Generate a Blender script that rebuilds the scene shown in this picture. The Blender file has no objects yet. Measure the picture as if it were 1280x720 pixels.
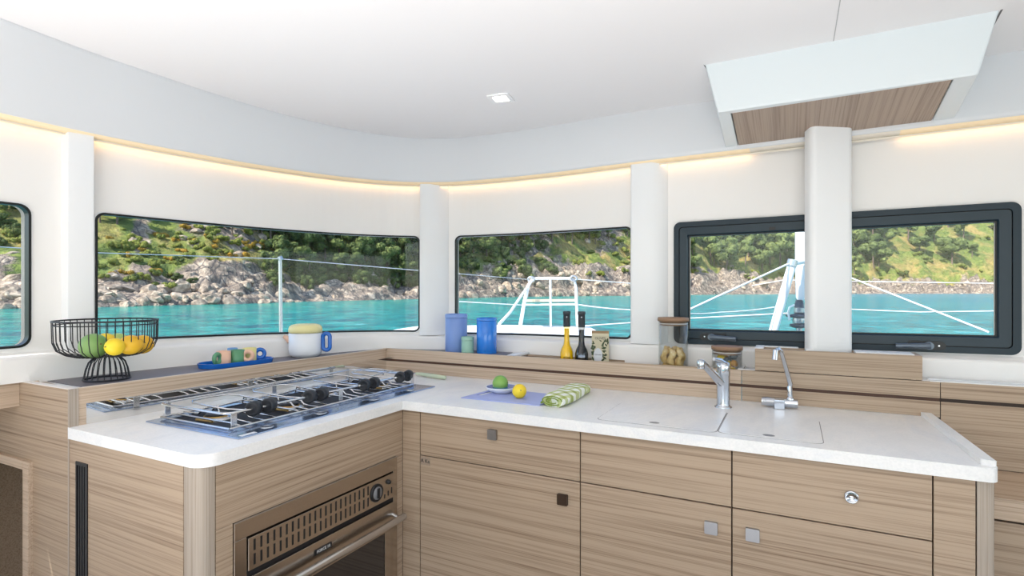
import bpy, bmesh, math, random
from mathutils import Vector, Matrix, noise
random.seed(7)
C = bpy.context.scene
PI = math.pi
# ------------------------------------------------------------------ camera
ZC = 1.34
TH = math.radians(27.2)
FW = (-math.sin(TH), math.cos(TH)); RT = (math.cos(TH), math.sin(TH))
FOC = 682.0
cd = bpy.data.cameras.new('camera'); cam = bpy.data.objects.new('camera', cd)
C.collection.objects.link(cam); C.camera = cam
cam.location = (0, 0, ZC); cam.rotation_euler = (PI/2, 0, TH)
cd.sensor_width = 36; cd.lens = FOC/1280*36; cd.shift_y = 4/1280
cd.clip_start = .02; cd.clip_end = 4000
# ------------------------------------------------------------------ world, sun, exposure
w = bpy.data.worlds.new('world'); C.world = w; w.use_nodes = True
nt = w.node_tree; bg = nt.nodes['Background']
sky = nt.nodes.new('ShaderNodeTexSky'); sky.sky_type = 'NISHITA'
sky.sun_disc = False; sky.sun_elevation = math.radians(52); sky.sun_rotation = math.radians(200)
sky.air_density = 1.0; sky.dust_density = .6; sky.ozone_density = 1.0
nt.links.new(sky.outputs[0], bg.inputs[0]); bg.inputs[1].default_value = .20
SUN = 4.5
sd = bpy.data.lights.new('sun', 'SUN'); sd.energy = SUN; sd.angle = .009; sd.color = (1, .96, .89)
so = bpy.data.objects.new('sun', sd); C.collection.objects.link(so)
sdir = Vector((-.30, -.78, .84)).normalized()      # towards the sun
so.rotation_euler = sdir.to_track_quat('Z', 'Y').to_euler()
def area(name, loc, target, sx, sy, power, col=(1, 1, 1), spread=PI):
    a = bpy.data.lights.new(name, 'AREA'); a.shape = 'RECTANGLE'; a.size = sx; a.size_y = sy
    a.energy = power; a.color = col; a.spread = spread
    o = bpy.data.objects.new(name, a); C.collection.objects.link(o); o.location = loc
    o.rotation_euler = (Vector(loc)-Vector(target)).to_track_quat('Z', 'Y').to_euler(); return o
area('cockpit_door_daylight', (.3, -3.2, 1.45), (-.5, 2, 1.1), 3.4, 1.9, 16, (1, .985, .965))
area('added_ceiling_uplight', (-.4, -.4, .2), (-.5, .1, 2.15), 3.0, 2.6, 47, (1, .985, .975), math.radians(115))  # unseen fill lamp added low behind the camera to brighten the ceiling
area('side_window_daylight', (3.4, .2, 1.35), (-1, 1.4, 1.2), 3.2, 1.1, 8, (.93, .97, 1))
C.view_settings.view_transform = 'Standard'; C.view_settings.look = 'None'
C.view_settings.gamma = 1; C.view_settings.use_curve_mapping = False
C.view_settings.exposure = 0.8

# ------------------------------------------------------------------ helpers
def at(px, py, d):
    l = (px-640)/FOC*d
    return Vector((d*FW[0]+l*RT[0], d*FW[1]+l*RT[1], ZC-(py-364)*d/FOC))
LOCS = {}
class MB:
    def __init__(s): s.v = []; s.f = []; s.sm = []
    def add(s, vs, fs, smooth=False):
        n = len(s.v); s.v += [tuple(v) for v in vs]
        for f in fs: s.f.append(tuple(i+n for i in f)); s.sm.append(smooth)
        return s
    def box(s, x0, x1, y0, y1, z0, z1):
        vs = [(x, y, z) for z in (z0, z1) for y in (y0, y1) for x in (x0, x1)]
        return s.add(vs, [(0, 2, 3, 1), (4, 5, 7, 6), (0, 1, 5, 4), (2, 6, 7, 3), (0, 4, 6, 2), (1, 3, 7, 5)])
    def prism(s, pts, z0, z1, smooth=False):
        n = len(pts)
        vs = [(x, y, z0) for x, y in pts]+[(x, y, z1) for x, y in pts]
        s.add(vs, [tuple(range(n-1, -1, -1)), tuple(range(n, 2*n))])
        s.add(vs, [(i, (i+1) % n, n+(i+1) % n, n+i) for i in range(n)], smooth); return s
    def extr(s, pts, dvec, smooth=False):      # 3D polygon extruded by vector
        n = len(pts); d = Vector(dvec)
        vs = [tuple(p) for p in pts]+[tuple(Vector(p)+d) for p in pts]
        s.add(vs, [tuple(range(n-1, -1, -1)), tuple(range(n, 2*n))])
        s.add(vs, [(i, (i+1) % n, n+(i+1) % n, n+i) for i in range(n)], smooth); return s
    def tube(s, pts, r, n=8, closed=False, caps=True):
        pts = [Vector(p) for p in pts]; N = len(pts); rings = []
        prev = None
        for i, p in enumerate(pts):
            if closed: t = pts[(i+1) % N]-pts[i-1]
            else: t = pts[min(i+1, N-1)]-pts[max(i-1, 0)]
            t = t.normalized() if t.length > 1e-9 else Vector((0, 0, 1))
            if prev is None:
                a = Vector((0, 0, 1)) if abs(t.z) < .9 else Vector((1, 0, 0)); u = t.cross(a).normalized()
            else:
                u = (prev-t*prev.dot(t)).normalized()
            prev = u; b = t.cross(u); rr = r[i] if isinstance(r, (list, tuple)) else r
            rings.append([p+(u*math.cos(k*2*PI/n)+b*math.sin(k*2*PI/n))*rr for k in range(n)])
        vs = [v for rg in rings for v in rg]; fs = []
        for i in range(N if closed else N-1):
            j = (i+1) % N
            for k in range(n):
                fs.append((i*n+k, i*n+(k+1) % n, j*n+(k+1) % n, j*n+k))
        s.add(vs, fs, True)
        if caps and not closed:
            s.add(vs[:n], [tuple(range(n-1, -1, -1))]); s.add(vs[-n:], [tuple(range(n))])
        return s
    def lathe(s, prof, c=(0, 0, 0), n=32, axis='z', smooth=True, sx=1, sy=1):
        vs = []; fs = []
        for r, h in prof:
            for k in range(n):
                a = k*2*PI/n; p = (r*math.cos(a)*sx, r*math.sin(a)*sy, h)
                if axis == 'y': p = (p[0], h, p[1])
                if axis == 'x': p = (h, p[0], p[1])
                vs.append((p[0]+c[0], p[1]+c[1], p[2]+c[2]))
        m = len(prof)
        for i in range(m-1):
            for k in range(n):
                q = (i*n+k, i*n+(k+1) % n, (i+1)*n+(k+1) % n, (i+1)*n+k)
                fs.append(q if axis != 'y' else q[::-1])
        s.add(vs, fs, smooth)
        if prof[0][0] > 1e-4: s.add(vs[:n], [tuple(range(n-1, -1, -1))])
        if prof[-1][0] > 1e-4: s.add(vs[-n:], [tuple(range(n))])
        return s
    def xform(s, M):
        s.v = [tuple(M @ Vector(v)) for v in s.v]; return s
    def build(s, name, mat, parent=None, bevel=0, seg=2, kind=None):
        me = bpy.data.meshes.new(name); off = LOCS.get(parent, Vector()) if parent else Vector()
        me.from_pydata([tuple(Vector(v)-off) for v in s.v], [], s.f)
        me.polygons.foreach_set('use_smooth', s.sm)
        me.materials.append(mat); me.validate(); me.update()
        o = bpy.data.objects.new(name, me); C.collection.objects.link(o)
        if parent: o.parent = parent; LOCS[o] = off
        else: LOCS[o] = Vector()
        if bevel:
            b = o.modifiers.new('bevel', 'BEVEL'); b.width = bevel; b.segments = seg; b.limit_method = 'ANGLE'
            b.angle_limit = math.radians(40); b.harden_normals = False
            me.polygons.foreach_set('use_smooth', [True]*len(me.polygons))
            b.harden_normals = True
        if kind: o['kind'] = kind
        return o
def build_each(mb, name, mat, parent=None, **k):      # every separate shell becomes a part of its own
    par = list(range(len(mb.v)))
    def fnd(a):
        while par[a] != a: par[a] = par[par[a]]; a = par[a]
        return a
    for f in mb.f:
        for j in f[1:]: par[fnd(j)] = fnd(f[0])
    gr = {}
    for f, sm in zip(mb.f, mb.sm): gr.setdefault(fnd(f[0]), []).append((f, sm))
    out = []
    for g in gr.values():
        m = MB(); idx = {}
        for f, sm in g:
            for j in f:
                if j not in idx: idx[j] = len(m.v); m.v.append(mb.v[j])
            m.f.append(tuple(idx[j] for j in f)); m.sm.append(sm)
        out.append(m.build(name, mat, parent, **k))
    return out
def tag(o, label, cat, group=None):
    o['label'] = label; o['category'] = cat
    if group: o['group'] = group
    return o
def thing(name, loc, label, cat, group=None):
    o = bpy.data.objects.new(name, None); C.collection.objects.link(o); o.location = loc; o.empty_display_size = .05
    LOCS[o] = Vector(loc); return tag(o, label, cat, group)
def recenter(o):                                # put a single-mesh thing's origin at its base
    me = o.data; xs = [v.co for v in me.vertices]
    c = Vector(((min(v.x for v in xs)+max(v.x for v in xs))/2, (min(v.y for v in xs)+max(v.y for v in xs))/2, min(v.z for v in xs)))
    me.transform(Matrix.Translation(-c)); o.location = c; LOCS[o] = c; return o
def rrect(x0, x1, y0, y1, r, n=5):
    out = []
    for cx, cy, a0 in ((x1-r, y0+r, -PI/2), (x1-r, y1-r, 0), (x0+r, y1-r, PI/2), (x0+r, y0+r, PI)):
        for k in range(n+1):
            a = a0+k*PI/2/n; out.append((cx+r*math.cos(a), cy+r*math.sin(a)))
    return out
def text(body, size, loc, rot, mat, parent, name='lettering', ext=.0004, align='CENTER'):
    cu = bpy.data.curves.new(name, 'FONT'); cu.body = body; cu.size = size; cu.extrude = ext
    cu.align_x = align; cu.align_y = 'CENTER'; cu.resolution_u = 3
    t = bpy.data.objects.new('tmp', cu); C.collection.objects.link(t)
    me = bpy.data.meshes.new_from_object(t); bpy.data.objects.remove(t)
    off = LOCS.get(parent, Vector())
    me.transform(Matrix.Translation(Vector(loc)-off) @ rot.to_4x4()); me.materials.clear(); me.materials.append(mat)
    o = bpy.data.objects.new(name, me); C.collection.objects.link(o); o.parent = parent; LOCS[o] = off; return o
# ------------------------------------------------------------------ materials
def nodes(name):
    m = bpy.data.materials.new(name); m.use_nodes = True
    return m, m.node_tree, m.node_tree.nodes['Principled BSDF']
def plain(name, col, rough=.5, metal=0, spec=None, coat=0, emit=None, es=0, trans=0, ior=1.45, sss=0):
    m, t, b = nodes(name); b.inputs['Base Color'].default_value = (*col, 1)
    b.inputs['Roughness'].default_value = rough; b.inputs['Metallic'].default_value = metal
    if spec is not None: b.inputs['Specular IOR Level'].default_value = spec
    b.inputs['Coat Weight'].default_value = coat
    b.inputs['Transmission Weight'].default_value = trans; b.inputs['IOR'].default_value = ior
    if emit: b.inputs['Emission Color'].default_value = (*emit, 1); b.inputs['Emission Strength'].default_value = es
    return m
def N(t, typ, **k):
    n = t.nodes.new(typ)
    for a, v in k.items(): setattr(n, a, v)
    return n
def coords(t, scale=(1, 1, 1), obj=True, rot=(0, 0, 0)):
    tc = N(t, 'ShaderNodeTexCoord'); mp = N(t, 'ShaderNodeMapping')
    mp.inputs['Scale'].default_value = scale; mp.inputs['Rotation'].default_value = rot
    t.links.new(tc.outputs['Object'], mp.inputs['Vector']); return mp.outputs[0]
def worldc(t, scale=(1, 1, 1)):
    g = N(t, 'ShaderNodeNewGeometry'); mp = N(t, 'ShaderNodeMapping'); mp.inputs['Scale'].default_value = scale
    t.links.new(g.outputs['Position'], mp.inputs['Vector']); return mp.outputs[0]
def noiset(t, vec, scale, detail=3, rough=.5, dist=0):
    n = N(t, 'ShaderNodeTexNoise'); n.inputs['Scale'].default_value = scale; n.inputs['Detail'].default_value = detail
    n.inputs['Roughness'].default_value = rough; n.inputs['Distortion'].default_value = dist
    t.links.new(vec, n.inputs['Vector']); return n.outputs['Fac']
def ramp(t, fac, stops):
    r = N(t, 'ShaderNodeValToRGB'); e = r.color_ramp.elements
    while len(e) < len(stops): e.new(.5)
    for i, (p, c) in enumerate(stops): e[i].position = p; e[i].color = (*c, 1)
    t.links.new(fac, r.inputs[0]); return r.outputs[0]
def mix(t, fac, a, b, mode='MIX'):
    m = N(t, 'ShaderNodeMix', data_type='RGBA', blend_type=mode)
    for i, v in ((0, fac), (6, a), (7, b)):
        if isinstance(v, (int, float)): m.inputs[i].default_value = v
        elif isinstance(v, tuple): m.inputs[i].default_value = (*v, 1)
        else: t.links.new(v, m.inputs[i])
    return m.outputs[2]
def bump(t, b, h, strength=.3, dist=.01):
    n = N(t, 'ShaderNodeBump'); n.inputs['Strength'].default_value = strength; n.inputs['Distance'].default_value = dist
    t.links.new(h, n.inputs['Height']); t.links.new(n.outputs[0], b.inputs['Normal'])
def wood(name, ax, c0=(.225, .150, .098), c1=(.45, .338, .242), rough=.42, flat=None):
    m, t, b = nodes(name)
    def sc(along, across):
        v = [across]*3; v[ax] = along
        if flat is not None: v[flat] = along
        return tuple(v)
    v1 = worldc(t, sc(3.5, 420)); v2 = worldc(t, sc(1.1, 170)); v3 = worldc(t, sc(.7, 55))
    n1 = noiset(t, v1, 1, 3, .6); n2 = noiset(t, v2, 1, 3, .6); n3 = noiset(t, v3, 1, 2)
    s = N(t, 'ShaderNodeMath', operation='MULTIPLY_ADD'); t.links.new(n1, s.inputs[0]); s.inputs[1].default_value = .55
    t.links.new(n2, s.inputs[2])
    s2 = N(t, 'ShaderNodeMath', operation='MULTIPLY_ADD'); t.links.new(n3, s2.inputs[0]); s2.inputs[1].default_value = .2
    t.links.new(s.outputs[0], s2.inputs[2])
    col = ramp(t, s2.outputs[0], [(.60, c0), (.76, tuple((a+c)/2 for a, c in zip(c0, c1))), (.94, c1)])
    t.links.new(col, b.inputs['Base Color']); b.inputs['Roughness'].default_value = rough
    b.inputs['Specular IOR Level'].default_value = .35
    bump(t, b, n1, .10, .002); return m
WX = wood('oak_veneer_x', 0); WY = wood('oak_veneer_y', 1); WZ = wood('oak_veneer_z', 2, (.27, .215, .165), (.42, .355, .295))
WLX = wood('pale_oak_x', 0, (.34, .24, .165), (.57, .44, .33)); WLY = wood('pale_oak_y', 1, (.34, .24, .165), (.57, .44, .33), flat=0)
WPAN = wood('pod_oak', 1, (.23, .165, .125), (.40, .31, .245), flat=2)
WDK = plain('dark_gap', (.035, .022, .016), .7)
GROOVE = plain('groove_walnut', (.075, .035, .022), .6)
def white(name, col, rough):
    m, t, b = nodes(name); n = noiset(t, worldc(t), 90, 2)
    b.inputs['Base Color'].default_value = (*col, 1); b.inputs['Roughness'].default_value = rough; bump(t, b, n, .03, .001); return m
WALL = white('white_gelcoat_wall', (.87, .845, .82), .5); CEIL = white('ceiling_vinyl', (.82, .81, .82), .75)
FASC = white('fascia_laminate', (.74, .75, .77), .5); POSTM = white('post_white', (.85, .85, .855), .45)
PODM = white('pod_gelcoat', (.72, .77, .79), .35)
def stone():
    m, t, b = nodes('white_solid_surface')
    n = noiset(t, worldc(t, (5, 2.2, 9)), 1.0, 5, .6, 1.5); n2 = noiset(t, worldc(t), 160, 2)
    c = ramp(t, n, [(.35, (.80, .80, .80)), (.5, (.86, .85, .84)), (.68, (.78, .79, .81))])
    c = mix(t, .12, c, ramp(t, n2, [(.35, (.6, .62, .64)), (.6, (1, 1, 1))]), 'MULTIPLY')
    t.links.new(c, b.inputs['Base Color']); b.inputs['Roughness'].default_value = .3; return m
STONE = stone()
MATT = plain('slate_shelf_mat', (.13, .115, .135), .42)
STEEL = plain('brushed_steel', (.62, .63, .65), .22, 1); CHROME = plain('chrome', (.58, .61, .66), .07, 1)
MIRR = plain('polished_steel_mirror', (.80, .79, .77), .015, 1)
def brushed(name, col, rough, ax=1):
    m, t, b = nodes(name); sc = [300]*3; sc[ax] = 4
    n = noiset(t, worldc(t, tuple(sc)), 1, 3); t.links.new(mix(t, n, tuple(c*.85 for c in col), col), b.inputs['Base Color'])
    b.inputs['Metallic'].default_value = 1; b.inputs['Roughness'].default_value = rough; return m
OVENM = brushed('oven_steel', (.56, .50, .44), .2)
HOBM = plain('sky_blue_hob_steel', (.42, .53, .74), .18, 1)  # blue of the reflected sky is put into the steel's base colour
ROD = plain('rod_steel', (.70, .70, .70), .18, 1)
BRASS = plain('burner_brass', (.72, .45, .16), .35, 1)
BLACK = plain('black_plastic', (.012, .012, .014), .35); RUB = plain('dark_rubber', (.022, .024, .03), .5)
WELL = plain('hob_well_enamel', (.012, .012, .015), .5, spec=.2)
ANTH = plain('anthracite_aluminium', (.010, .024, .036), .45)
ANTH2 = plain('anthracite_sash', (.012, .028, .042), .4)
GASK = plain('black_gasket', (.006, .007, .008), .4)
OVGL = plain('oven_glass', (.012, .012, .014), .05, coat=1)
LED = plain('led_diffuser', (.85, .70, .48), .5, emit=(1, .72, .40), es=.12)
LEDH = plain('led_emitter', (.9, .8, .6), .5, emit=(1, .62, .30), es=4.5)
LAMP = plain('downlight_diffuser', (1, 1, 1), .5, emit=(1, .97, .92), es=6)
LIPM = plain('cove_lip', (.82, .76, .66), .4)
TXT = plain('print_black', (.02, .02, .02), .6); TXW = plain('print_white', (.75, .75, .75), .5)
def glass(name, tint=(1, 1, 1), refl=1.0):
    m = bpy.data.materials.new(name); m.use_nodes = True; t = m.node_tree; t.nodes.clear(); lw = N(t, 'ShaderNodeLayerWeight'); lw.inputs[0].default_value = .5; pw = N(t, 'ShaderNodeMath', operation='POWER'); pw.inputs[1].default_value = 4.0; t.links.new(lw.outputs['Facing'], pw.inputs[0]); sc_ = N(t, 'ShaderNodeMath', operation='MULTIPLY_ADD'); sc_.inputs[1].default_value = .55; sc_.inputs[2].default_value = .035; t.links.new(pw.outputs[0], sc_.inputs[0])
    o = N(t, 'ShaderNodeOutputMaterial'); mx = N(t, 'ShaderNodeMixShader'); tr = N(t, 'ShaderNodeBsdfTransparent'); gl = N(t, 'ShaderNodeBsdfGlossy')
    gl.inputs['Roughness'].default_value = .01
    tr.inputs[0].default_value = (*tint, 1); mu = N(t, 'ShaderNodeMath', operation='MULTIPLY'); mu.inputs[1].default_value = refl
    t.links.new(sc_.outputs[0], mu.inputs[0]); t.links.new(mu.outputs[0], mx.inputs[0])
    t.links.new(tr.outputs[0], mx.inputs[1]); t.links.new(gl.outputs[0], mx.inputs[2]); t.links.new(mx.outputs[0], o.inputs[0]); return m
PANE = glass('window_glass', (.97, .985, .98), .4); JARG = glass('jar_glass', (.95, .965, .965), 1.3)

# ------------------------------------------------------------------ wall curve
CP = [(-2.16,-1.5),(-2.22,-0.4),(-2.27,0.4),(-2.285,0.9),(-2.272,1.15),(-2.225,1.45),(-2.15,1.75),(-2.02,2.06),(-1.85,2.28),(-1.62,2.41),(-1.35,2.45),(-1.05,2.455),(-0.6,2.42),(-0.1,2.40),(0.5,2.37),(1.2,2.33),(2.9,2.24)]
BP = []
for i in range(len(CP)-1):
    p0, p1, p2, p3 = CP[max(i-1, 0)], CP[i], CP[i+1], CP[min(i+2, len(CP)-1)]
    for k in range(24):
        u = k/24
        BP.append([.5*((2*p1[j])+(-p0[j]+p2[j])*u+(2*p0[j]-5*p1[j]+4*p2[j]-p3[j])*u*u+(-p0[j]+3*p1[j]-3*p2[j]+p3[j])*u**3) for j in (0, 1)])
BP.append(list(CP[-1])); BS = [0]
for a, b in zip(BP, BP[1:]): BS.append(BS[-1]+math.hypot(b[0]-a[0], b[1]-a[1]))
BN = []
for i in range(len(BP)):
    a = BP[max(i-1, 0)]; b = BP[min(i+1, len(BP)-1)]; dx, dy = b[0]-a[0], b[1]-a[1]; L = math.hypot(dx, dy); BN.append((-dy/L, dx/L))
SMAX = BS[-1]
import bisect
def cur(s, o=0, z=0):
    s = min(max(s, 0), SMAX-1e-6); i = min(max(bisect.bisect_right(BS, s)-1, 0), len(BS)-2); u = (s-BS[i])/(BS[i+1]-BS[i])
    x = BP[i][0]*(1-u)+BP[i+1][0]*u; y = BP[i][1]*(1-u)+BP[i+1][1]*u
    nx = BN[i][0]*(1-u)+BN[i+1][0]*u; ny = BN[i][1]*(1-u)+BN[i+1][1]*u
    return (x+nx*o, y+ny*o, z)
def lerps(s, tab):
    if s <= tab[0][0]: return tab[0][1]
    for (a, va), (b, vb) in zip(tab, tab[1:]):
        if s <= b: return va+(vb-va)*(s-a)/(b-a)
    return tab[-1][1]
NOSE = [(2.3, 1.121), (2.9, 1.119), (3.3, 1.113), (3.8, 1.101), (4.8, 1.095), (5.25, 1.103), (6.3, 1.107)]
WINS = [(1.25, 2.42, 1.143, 1.148, .035), (2.607, 3.994, 1.150, 1.121, .03), (4.172, 5.116, 1.112, 1.119, .03), (5.312, 6.453, 1.115, 1.128, .025)]
ZTOP = 1.638
def warc(win, s, o_r=0):
    s0, s1, za, zb, r = win; zl = za+(zb-za)*(s-s0)/(s1-s0)
    e = min(s-s0, s1-s); dz = 0
    if e < r: dz = r-math.sqrt(max(r*r-(r-e)**2, 0))
    return zl+dz, ZTOP-dz
ss = set([0, SMAX]); x = 0
while x < SMAX: ss.add(round(x, 3)); x += .04
for wn in WINS:
    for k in range(7):
        e = wn[4]*(1-math.cos(k/6*PI/2)); ss.add(round(wn[0]+e, 5)); ss.add(round(wn[1]-e, 5))
SL = sorted(ss)
def strip(mb, sl, prof, smooth=True):
    m = None; vs = []
    for s in sl:
        p = prof(s); m = len(p); vs += [cur(s, o, z) for o, z in p]
    fs = []
    for i in range(len(sl)-1):
        for k in range(m-1): fs.append((i*m+k, (i+1)*m+k, (i+1)*m+k+1, i*m+k+1))
    mb.add(vs, fs, smooth)
# the setting: floor, ceiling, walls
MB().box(-2.8, 3.2, -3.0, 2.7, -.05, 0).build('floor', wood('floor_oak', 0, (.16, .11, .07), (.30, .22, .15)))['kind'] = 'structure'
mb = MB()
def bulge(s):
    return .048*math.exp(-((s-SC)/.16)**2)
SC = BS[min(range(len(BP)), key=lambda i: (BP[i][0]+1.915)**2+(BP[i][1]-2.21)**2)]
def lowprof(s):
    q = bulge(s)
    n = lerps(s, NOSE)
    return [(q, 1.0 if s > 2.42 else 1.036), (q, n-.012), (max(q, .003), n-.004), (max(q, .010), n), (.056, n+.006), (.06, n+.012)]
strip(mb, SL, lowprof)
def inwin(a, b):
    for wn in WINS:
        if a >= wn[0]-1e-5 and b <= wn[1]+1e-5: return wn
mids = []
for a, b in zip(SL, SL[1:]):
    wn = inwin(a, b); na, nb = lerps(a, NOSE)+.012, lerps(b, NOSE)+.012
    if wn:
        (la, ha), (lb, hb) = warc(wn, a), warc(wn, b)
        mb.add([cur(a, .06, na), cur(b, .06, nb), cur(b, .06, max(lb, nb+.001)), cur(a, .06, max(la, na+.001))], [(0, 1, 2, 3)])
        mb.add([cur(a, .06, ha), cur(b, .06, hb), cur(b, .06, 2.14), cur(a, .06, 2.14)], [(0, 1, 2, 3)])
    else:
        mb.add([cur(a, .06, na), cur(b, .06, nb), cur(b, .06, 2.14), cur(a, .06, 2.14)], [(0, 1, 2, 3)])
    # outer skin
    if wn:
        mb.add([cur(a, .125, 1.04), cur(b, .125, 1.04), cur(b, .125, lb), cur(a, .125, la)], [(0, 1, 2, 3)])
        mb.add([cur(a, .125, ha), cur(b, .125, hb), cur(b, .125, 2.3), cur(a, .125, 2.3)], [(0, 1, 2, 3)])
    else:
        mb.add([cur(a, .125, 1.04), cur(b, .125, 1.04), cur(b, .125, 2.3), cur(a, .125, 2.3)], [(0, 1, 2, 3)])
mb.build('wall_front', WALL)['kind'] = 'structure'
# windows
def outline(wn, inset=0, n=6):
    s0, s1, za, zb, r = wn; pts = []; r2 = max(r-inset*.6, .004)
    def zb_(s): return za+(zb-za)*(s-s0)/(s1-s0)+inset
    a0, a1 = s0+inset, s1-inset; zt = ZTOP-inset
    def arc(cs, cz, st): return [(cs+r2*math.cos(st+k*PI/2/n), cz+r2*math.sin(st+k*PI/2/n)) for k in range(n+1)]
    pts += arc(a1-r2, zb_(a1)+r2, -PI/2); k = 30
    pts += arc(a1-r2, zt-r2, 0)
    pts += [(a1-r2+(a0-a1+2*r2)*j/k, zt) for j in range(1, k)]
    pts += arc(a0+r2, zt-r2, PI/2)
    pts += arc(a0+r2, zb_(a0)+r2, PI)
    pts += [(a0+r2+(a1-a0-2*r2)*j/k, zb_(a0+r2+(a1-a0-2*r2)*j/k)) for j in range(1, k)]
    return pts
def ringband(mb, A, oa, B, ob, smooth=False):
    n = len(A); vs = [cur(s, oa, z) for s, z in A]+[cur(s, ob, z) for s, z in B]
    mb.add(vs, [(i, (i+1) % n, n+(i+1) % n, n+i) for i in range(n)], smooth)
def sheet(mb, wn, o, inset=0):
    s0, s1, za, zb, r = wn; n = 40; vs = []
    for i in range(n+1):
        s = s0+inset+(s1-s0-2*inset)*i/n; l, h = warc(wn, s)
        l = max(l, za+(zb-za)*(s-s0)/(s1-s0)+inset); vs += [cur(s, o, l), cur(s, o, min(h, ZTOP-inset))]
    mb.add(vs, [(2*i, 2*i+2, 2*i+3, 2*i+1) for i in range(n)], False)
for i, wn in enumerate(WINS[:3]):
    e = bpy.data.objects.new('window_%d' % (i+1), None); C.collection.objects.link(e); e['kind'] = 'structure'
    loc = Vector(cur((wn[0]+wn[1])/2, .06, wn[2])); e.location = loc; LOCS[e] = loc; e.empty_display_size = .1
    A = outline(wn, -.0005); B = outline(wn, .007); m = MB()
    ringband(m, A, .052, B, .052); ringband(m, A, .062, A, .052); ringband(m, B, .052, B, .082)
    m.build('gasket', GASK, e)
    m = MB(); ringband(m, outline(wn, -.006), .0565, A, .0565); ringband(m, outline(wn, -.006), .0605, outline(wn, -.006), .0565)
    m.build('window_bead', POSTM, e)
    m = MB(); sheet(m, wn, .083, .002); sheet(m, wn, .089, .002); m.build('pane', PANE, e)
# opening hatch window with an anthracite frame
wn = WINS[3]; e = bpy.data.objects.new('window_4', None); C.collection.objects.link(e); e['kind'] = 'structure'
loc = Vector(cur((wn[0]+wn[1])/2, .06, wn[2])); e.location = loc; LOCS[e] = loc
O0 = outline(wn, -.004); O1 = outline(wn, .018); O2 = outline(wn, .021); O3 = outline(wn, .052); O4 = outline(wn, .056); O5 = outline(wn, .060)
m = MB(); ringband(m, O0, .06, O0, .048); ringband(m, O0, .048, O1, .048); ringband(m, O1, .048, O1, .07); m.build('window_frame', ANTH, e)
m = MB(); ringband(m, O1, .060, O2, .060); m.build('frame_gasket', GASK, e)
m = MB(); ringband(m, O2, .066, O2, .052); ringband(m, O2, .052, O3, .054); ringband(m, O3, .054, O4, .066); m.build('sash', ANTH2, e)
m = MB(); ringband(m, O4, .066, O5, .066); ringband(m, O5, .066, O5, .088); m.build('sash_gasket', GASK, e)
m = MB(); wg = (wn[0]+.056, wn[1]-.056, wn[2]+.056, wn[3]+.056, .004); zt_ = ZTOP; ZTOP = ZTOP-.056
sheet(m, wg, .078); sheet(m, wg, .083); ZTOP = zt_; m.build('pane', PANE, e)
# pane bead (pale reveal) on the sides
m = MB(); 
for s_ in (wn[0]+.057, wn[1]-.063):
    a = [cur(s_, .074, wn[2]+.06), cur(s_+.006, .074, wn[2]+.06), cur(s_+.006, .074, ZTOP-.06), cur(s_, .074, ZTOP-.06)]
    m.add(a, [(0, 1, 2, 3)])
m.build('pane_bead', plain('pale_bead', (.55, .55, .52), .5), e)
def handle(sc, flip):
    zz = 1.146; h = MB()
    pl = []
    for k in range(24):
        a = k*2*PI/24; pl.append((sc+math.copysign(.040, math.cos(a))+.0155*math.cos(a), zz+.0155*math.sin(a)))
    n = len(pl); vs = [cur(s, .052, z) for s, z in pl]+[cur(s, .042, z) for s, z in pl]
    h.add(vs, [tuple(range(n, 2*n))]+[(i, (i+1) % n, n+(i+1) % n, n+i) for i in range(n)])
    hb = h.build('handle_plate', BLACK, e)
    l = MB(); d = -1 if flip else 1
    l.tube([cur(sc-d*.006, .042, zz), cur(sc-d*.006, .022, zz)], .014, 14)
    l.tube([cur(sc-d*.008, .022, zz), cur(sc+d*.01, .018, zz-.001), cur(sc+d*.092, .018, zz-.004)], [.012, .011, .009], 12)
    l.build('handle_lever', plain('handle_grey', (.13, .16, .20), .3, .5) , hb)
    s_ = MB()
    for q in (-.036, .036): s_.tube([cur(sc+q, .042, zz), cur(sc+q, .0405, zz)], .003, 8)
    s_.build('screw', STEEL, hb)
handle(5.475, False); handle(6.20, True)
m = MB(); 
for q in (5.70, 5.86):
    m.add([cur(q-.012, .05, 1.588), cur(q+.012, .05, 1.588), cur(q+.012, .05, 1.60), cur(q-.012, .05, 1.60)], [(0, 1, 2, 3)])
m.build('hinge_block', BLACK, e)
# posts between the windows
def post(n, s0, s1, o=.018, wl=.012, wr=.04):
    prof = [(s0, .06), (s0+.003, o+.006), (s0+wl, o), (s1-wr, o), (s1-.005, .05), (s1, .06)]
    m = MB(); vs = []
    for z in (1.105, 1.93): vs += [cur(s, oo, z) for s, oo in prof]
    k = len(prof); m.add(vs, [(i, i+1, k+i+1, k+i) for i in range(k-1)]); m.build('trim_%d' % n, POSTM, bevel=.002)['kind'] = 'structure'
post(1, 2.508, 2.592, .012, .052, .004); post(2, 3.994, 4.139, .012, .01, .09); post(3, 5.118, 5.28, .012, .01, .06)
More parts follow.
